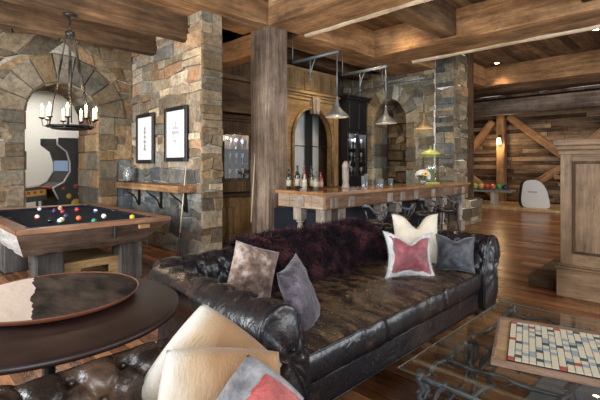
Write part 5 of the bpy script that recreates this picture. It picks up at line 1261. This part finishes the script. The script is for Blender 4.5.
for _ in range(2): pts = [((pts[i-1][0]+2*pts[i][0]+pts[(i+1) % 40][0])/4, (pts[i-1][1]+2*pts[i][1]+pts[(i+1) % 40][1])/4) for i in range(40)]
pts = [(-y_, z_) for y_, z_ in pts]
bm = BM(); prism(bm, pts, 'X', -.05, .0); bmesh.ops.bevel(bm, geom=bm.edges[:], offset=.012, segments=2, affect='EDGES'); obj('backrest', bm, plain('white shell', (.72, .73, .72), .35), sc)
bm = BM(); prism(bm, [(y_*1.0+.10, z_) for y_, z_ in pts], 'X', .0, .16); obj('shell_side', bm, M['black'], sc)
bm = BM(); bx(bm, -.053, -.05, -.02, .26, .50, .53); obj('slot', bm, plain('grey slot', (.22, .22, .24), .4), sc)
bm = BM(); bx(bm, .10, .55, -.32, .32, .30, .38, .02); bx(bm, .2, .45, -.1, .1, 0, .3); obj('seat', bm, M['black'], sc)
sn = thing('wall_sconce', 'small lit wall sconce on the timber post of the board wall', 'wall sconce', (16.70, 5.72, 2.4))
bm = BM(); bx(bm, -.03, .0, -.06, .06, -.2, .25, .005); tube(bm, [(-.02, 0, .22), (-.14, 0, .24), (-.14, 0, .16)], .012, 6); obj('backplate', bm, M['iron'], sn)
bm = BM(); lathe(bm, [(.05, .14), (.07, .10), (.09, -.10), (.085, -.10), (.06, .10)], 16, (-.14, 0, 0)); obj('shade', bm, plain('sconce glass', (1, .8, .5), .3, emit=(1, .74, .4), es=3), sn)
bm = BM(); sphere(bm, (-.14, 0, -.02), .05, 10); obj('bulb', bm, plain('sconce bulb', (1, .8, .5), .3, emit=(1, .78, .45), es=14), sn)
point('sconce_light', (16.45, 5.72, 2.25), 22, (1, .7, .38), .06)
bm = BM(); bx(bm, 16.6, 16.95, 3.3, 3.9, 1.0, 1.14, .02); bx(bm, 16.7, 16.95, 3.35, 3.8, .75, .9, .02); bx(bm, 16.85, 16.95, 3.45, 3.75, .7, 1.2, .01); o = obj('wooden_rack', bm, M['warm_y']); tag(o, 'small warm wooden block rack on the board wall left of the tall cabinet', 'rack')

# downlights
def downlight(x, y, z, label):
    t = thing('downlight', label, 'ceiling light', (x, y, z), 0, 'recessed ceiling lights')
    bm = BM(); lathe(bm, [(.055, 0), (.075, -.008), (.08, 0)], 20); obj('trim_ring', bm, plain('ring white', (.6, .55, .5), .4), t)
    bm = BM(); lathe(bm, [(0, -.002), (.055, -.002)], 20); obj('lens', bm, plain('lit lens', (1, .9, .7), .3, emit=(1, .88, .68), es=12), t)
downlight(11.41, 4.7, 4.555, 'small lit recessed ceiling light right above the stone pier side')
downlight(13.01, 4.55, 4.555, 'small lit recessed ceiling light farther back toward the bowling end')
downlight(11.35, 1.83, 4.555, 'small lit recessed ceiling light at the right edge of the picture')

# ------------------------------------------------------------------ tall cabinet on the right and low step beside it
tc_ = thing('wooden_cabinet', 'tall brown wooden cabinet with a framed panel and moulded top at the right edge', 'cabinet')
M['cab'] = wood('cabinet oak', (.11, .065, .034), (.235, .145, .08), (.36, .245, .14), 2, .5, 9, .5, bump=.2)
M['caby'] = wood('cabinet oak across', (.11, .065, .034), (.235, .145, .08), (.36, .245, .14), 1, .5, 9, .3, bump=.2)
cx0, cy1, cy0 = 5.5, 1.23, -.30
bm = BM(); bx(bm, cx0+.02, cx0+.75, cy0, cy1-.01, .0, 1.66); obj('body', bm, M['cab'], tc_)
bm = BM(); bx(bm, cx0-.035, cx0+.77, cy0-.02, cy1+.03, 0, .32, .008); bx(bm, cx0-.05, cx0+.78, cy0-.03, cy1+.045, .32, .345, .008); bx(bm, cx0-.02, cx0+.76, cy0-.02, cy1+.02, .345, .37, .008); obj('plinth', bm, M['caby'], tc_)
bm = BM(); bx(bm, cx0, cx0+.76, cy0-.02, cy1+.015, 1.62, 1.67, .006); bx(bm, cx0-.03, cx0+.78, cy0-.03, cy1+.035, 1.67, 1.72, .01); bx(bm, cx0-.055, cx0+.80, cy0-.04, cy1+.06, 1.72, 1.79, .008); obj('cornice', bm, M['caby'], tc_)
for a, b_, z0_, z1_ in ((cy1-.12, cy1-.005, .37, 1.62), (cy0, cy0+.12, .37, 1.62)): bm = BM(); bx(bm, cx0, cx0+.03, a, b_, z0_, z1_, .004); obj('stile', bm, M['cab'], tc_)
for z0_, z1_ in ((.37, .50), (1.54, 1.62)): bm = BM(); bx(bm, cx0, cx0+.03, cy0+.12, cy1-.12, z0_, z1_, .004); obj('rail', bm, M['caby'], tc_)
bm = BM()
for a, b_, z0_, z1_ in ((cy1-.145, cy1-.12, .50, 1.54), (cy0+.12, cy0+.145, .50, 1.54), (cy0+.145, cy1-.145, .50, .525), (cy0+.145, cy1-.145, 1.515, 1.54)): bx(bm, cx0-.008, cx0+.025, a, b_, z0_, z1_, .004)
obj('panel_moulding', bm, M['dark_z'], tc_)
bm = BM(); bx(bm, 5.70, 6.9, .2, 1.62, 0, .13, .006); o = obj('floor_step', bm, M['dark_y']); tag(o, 'low dark wooden step on the floor just left of the tall cabinet', 'step')
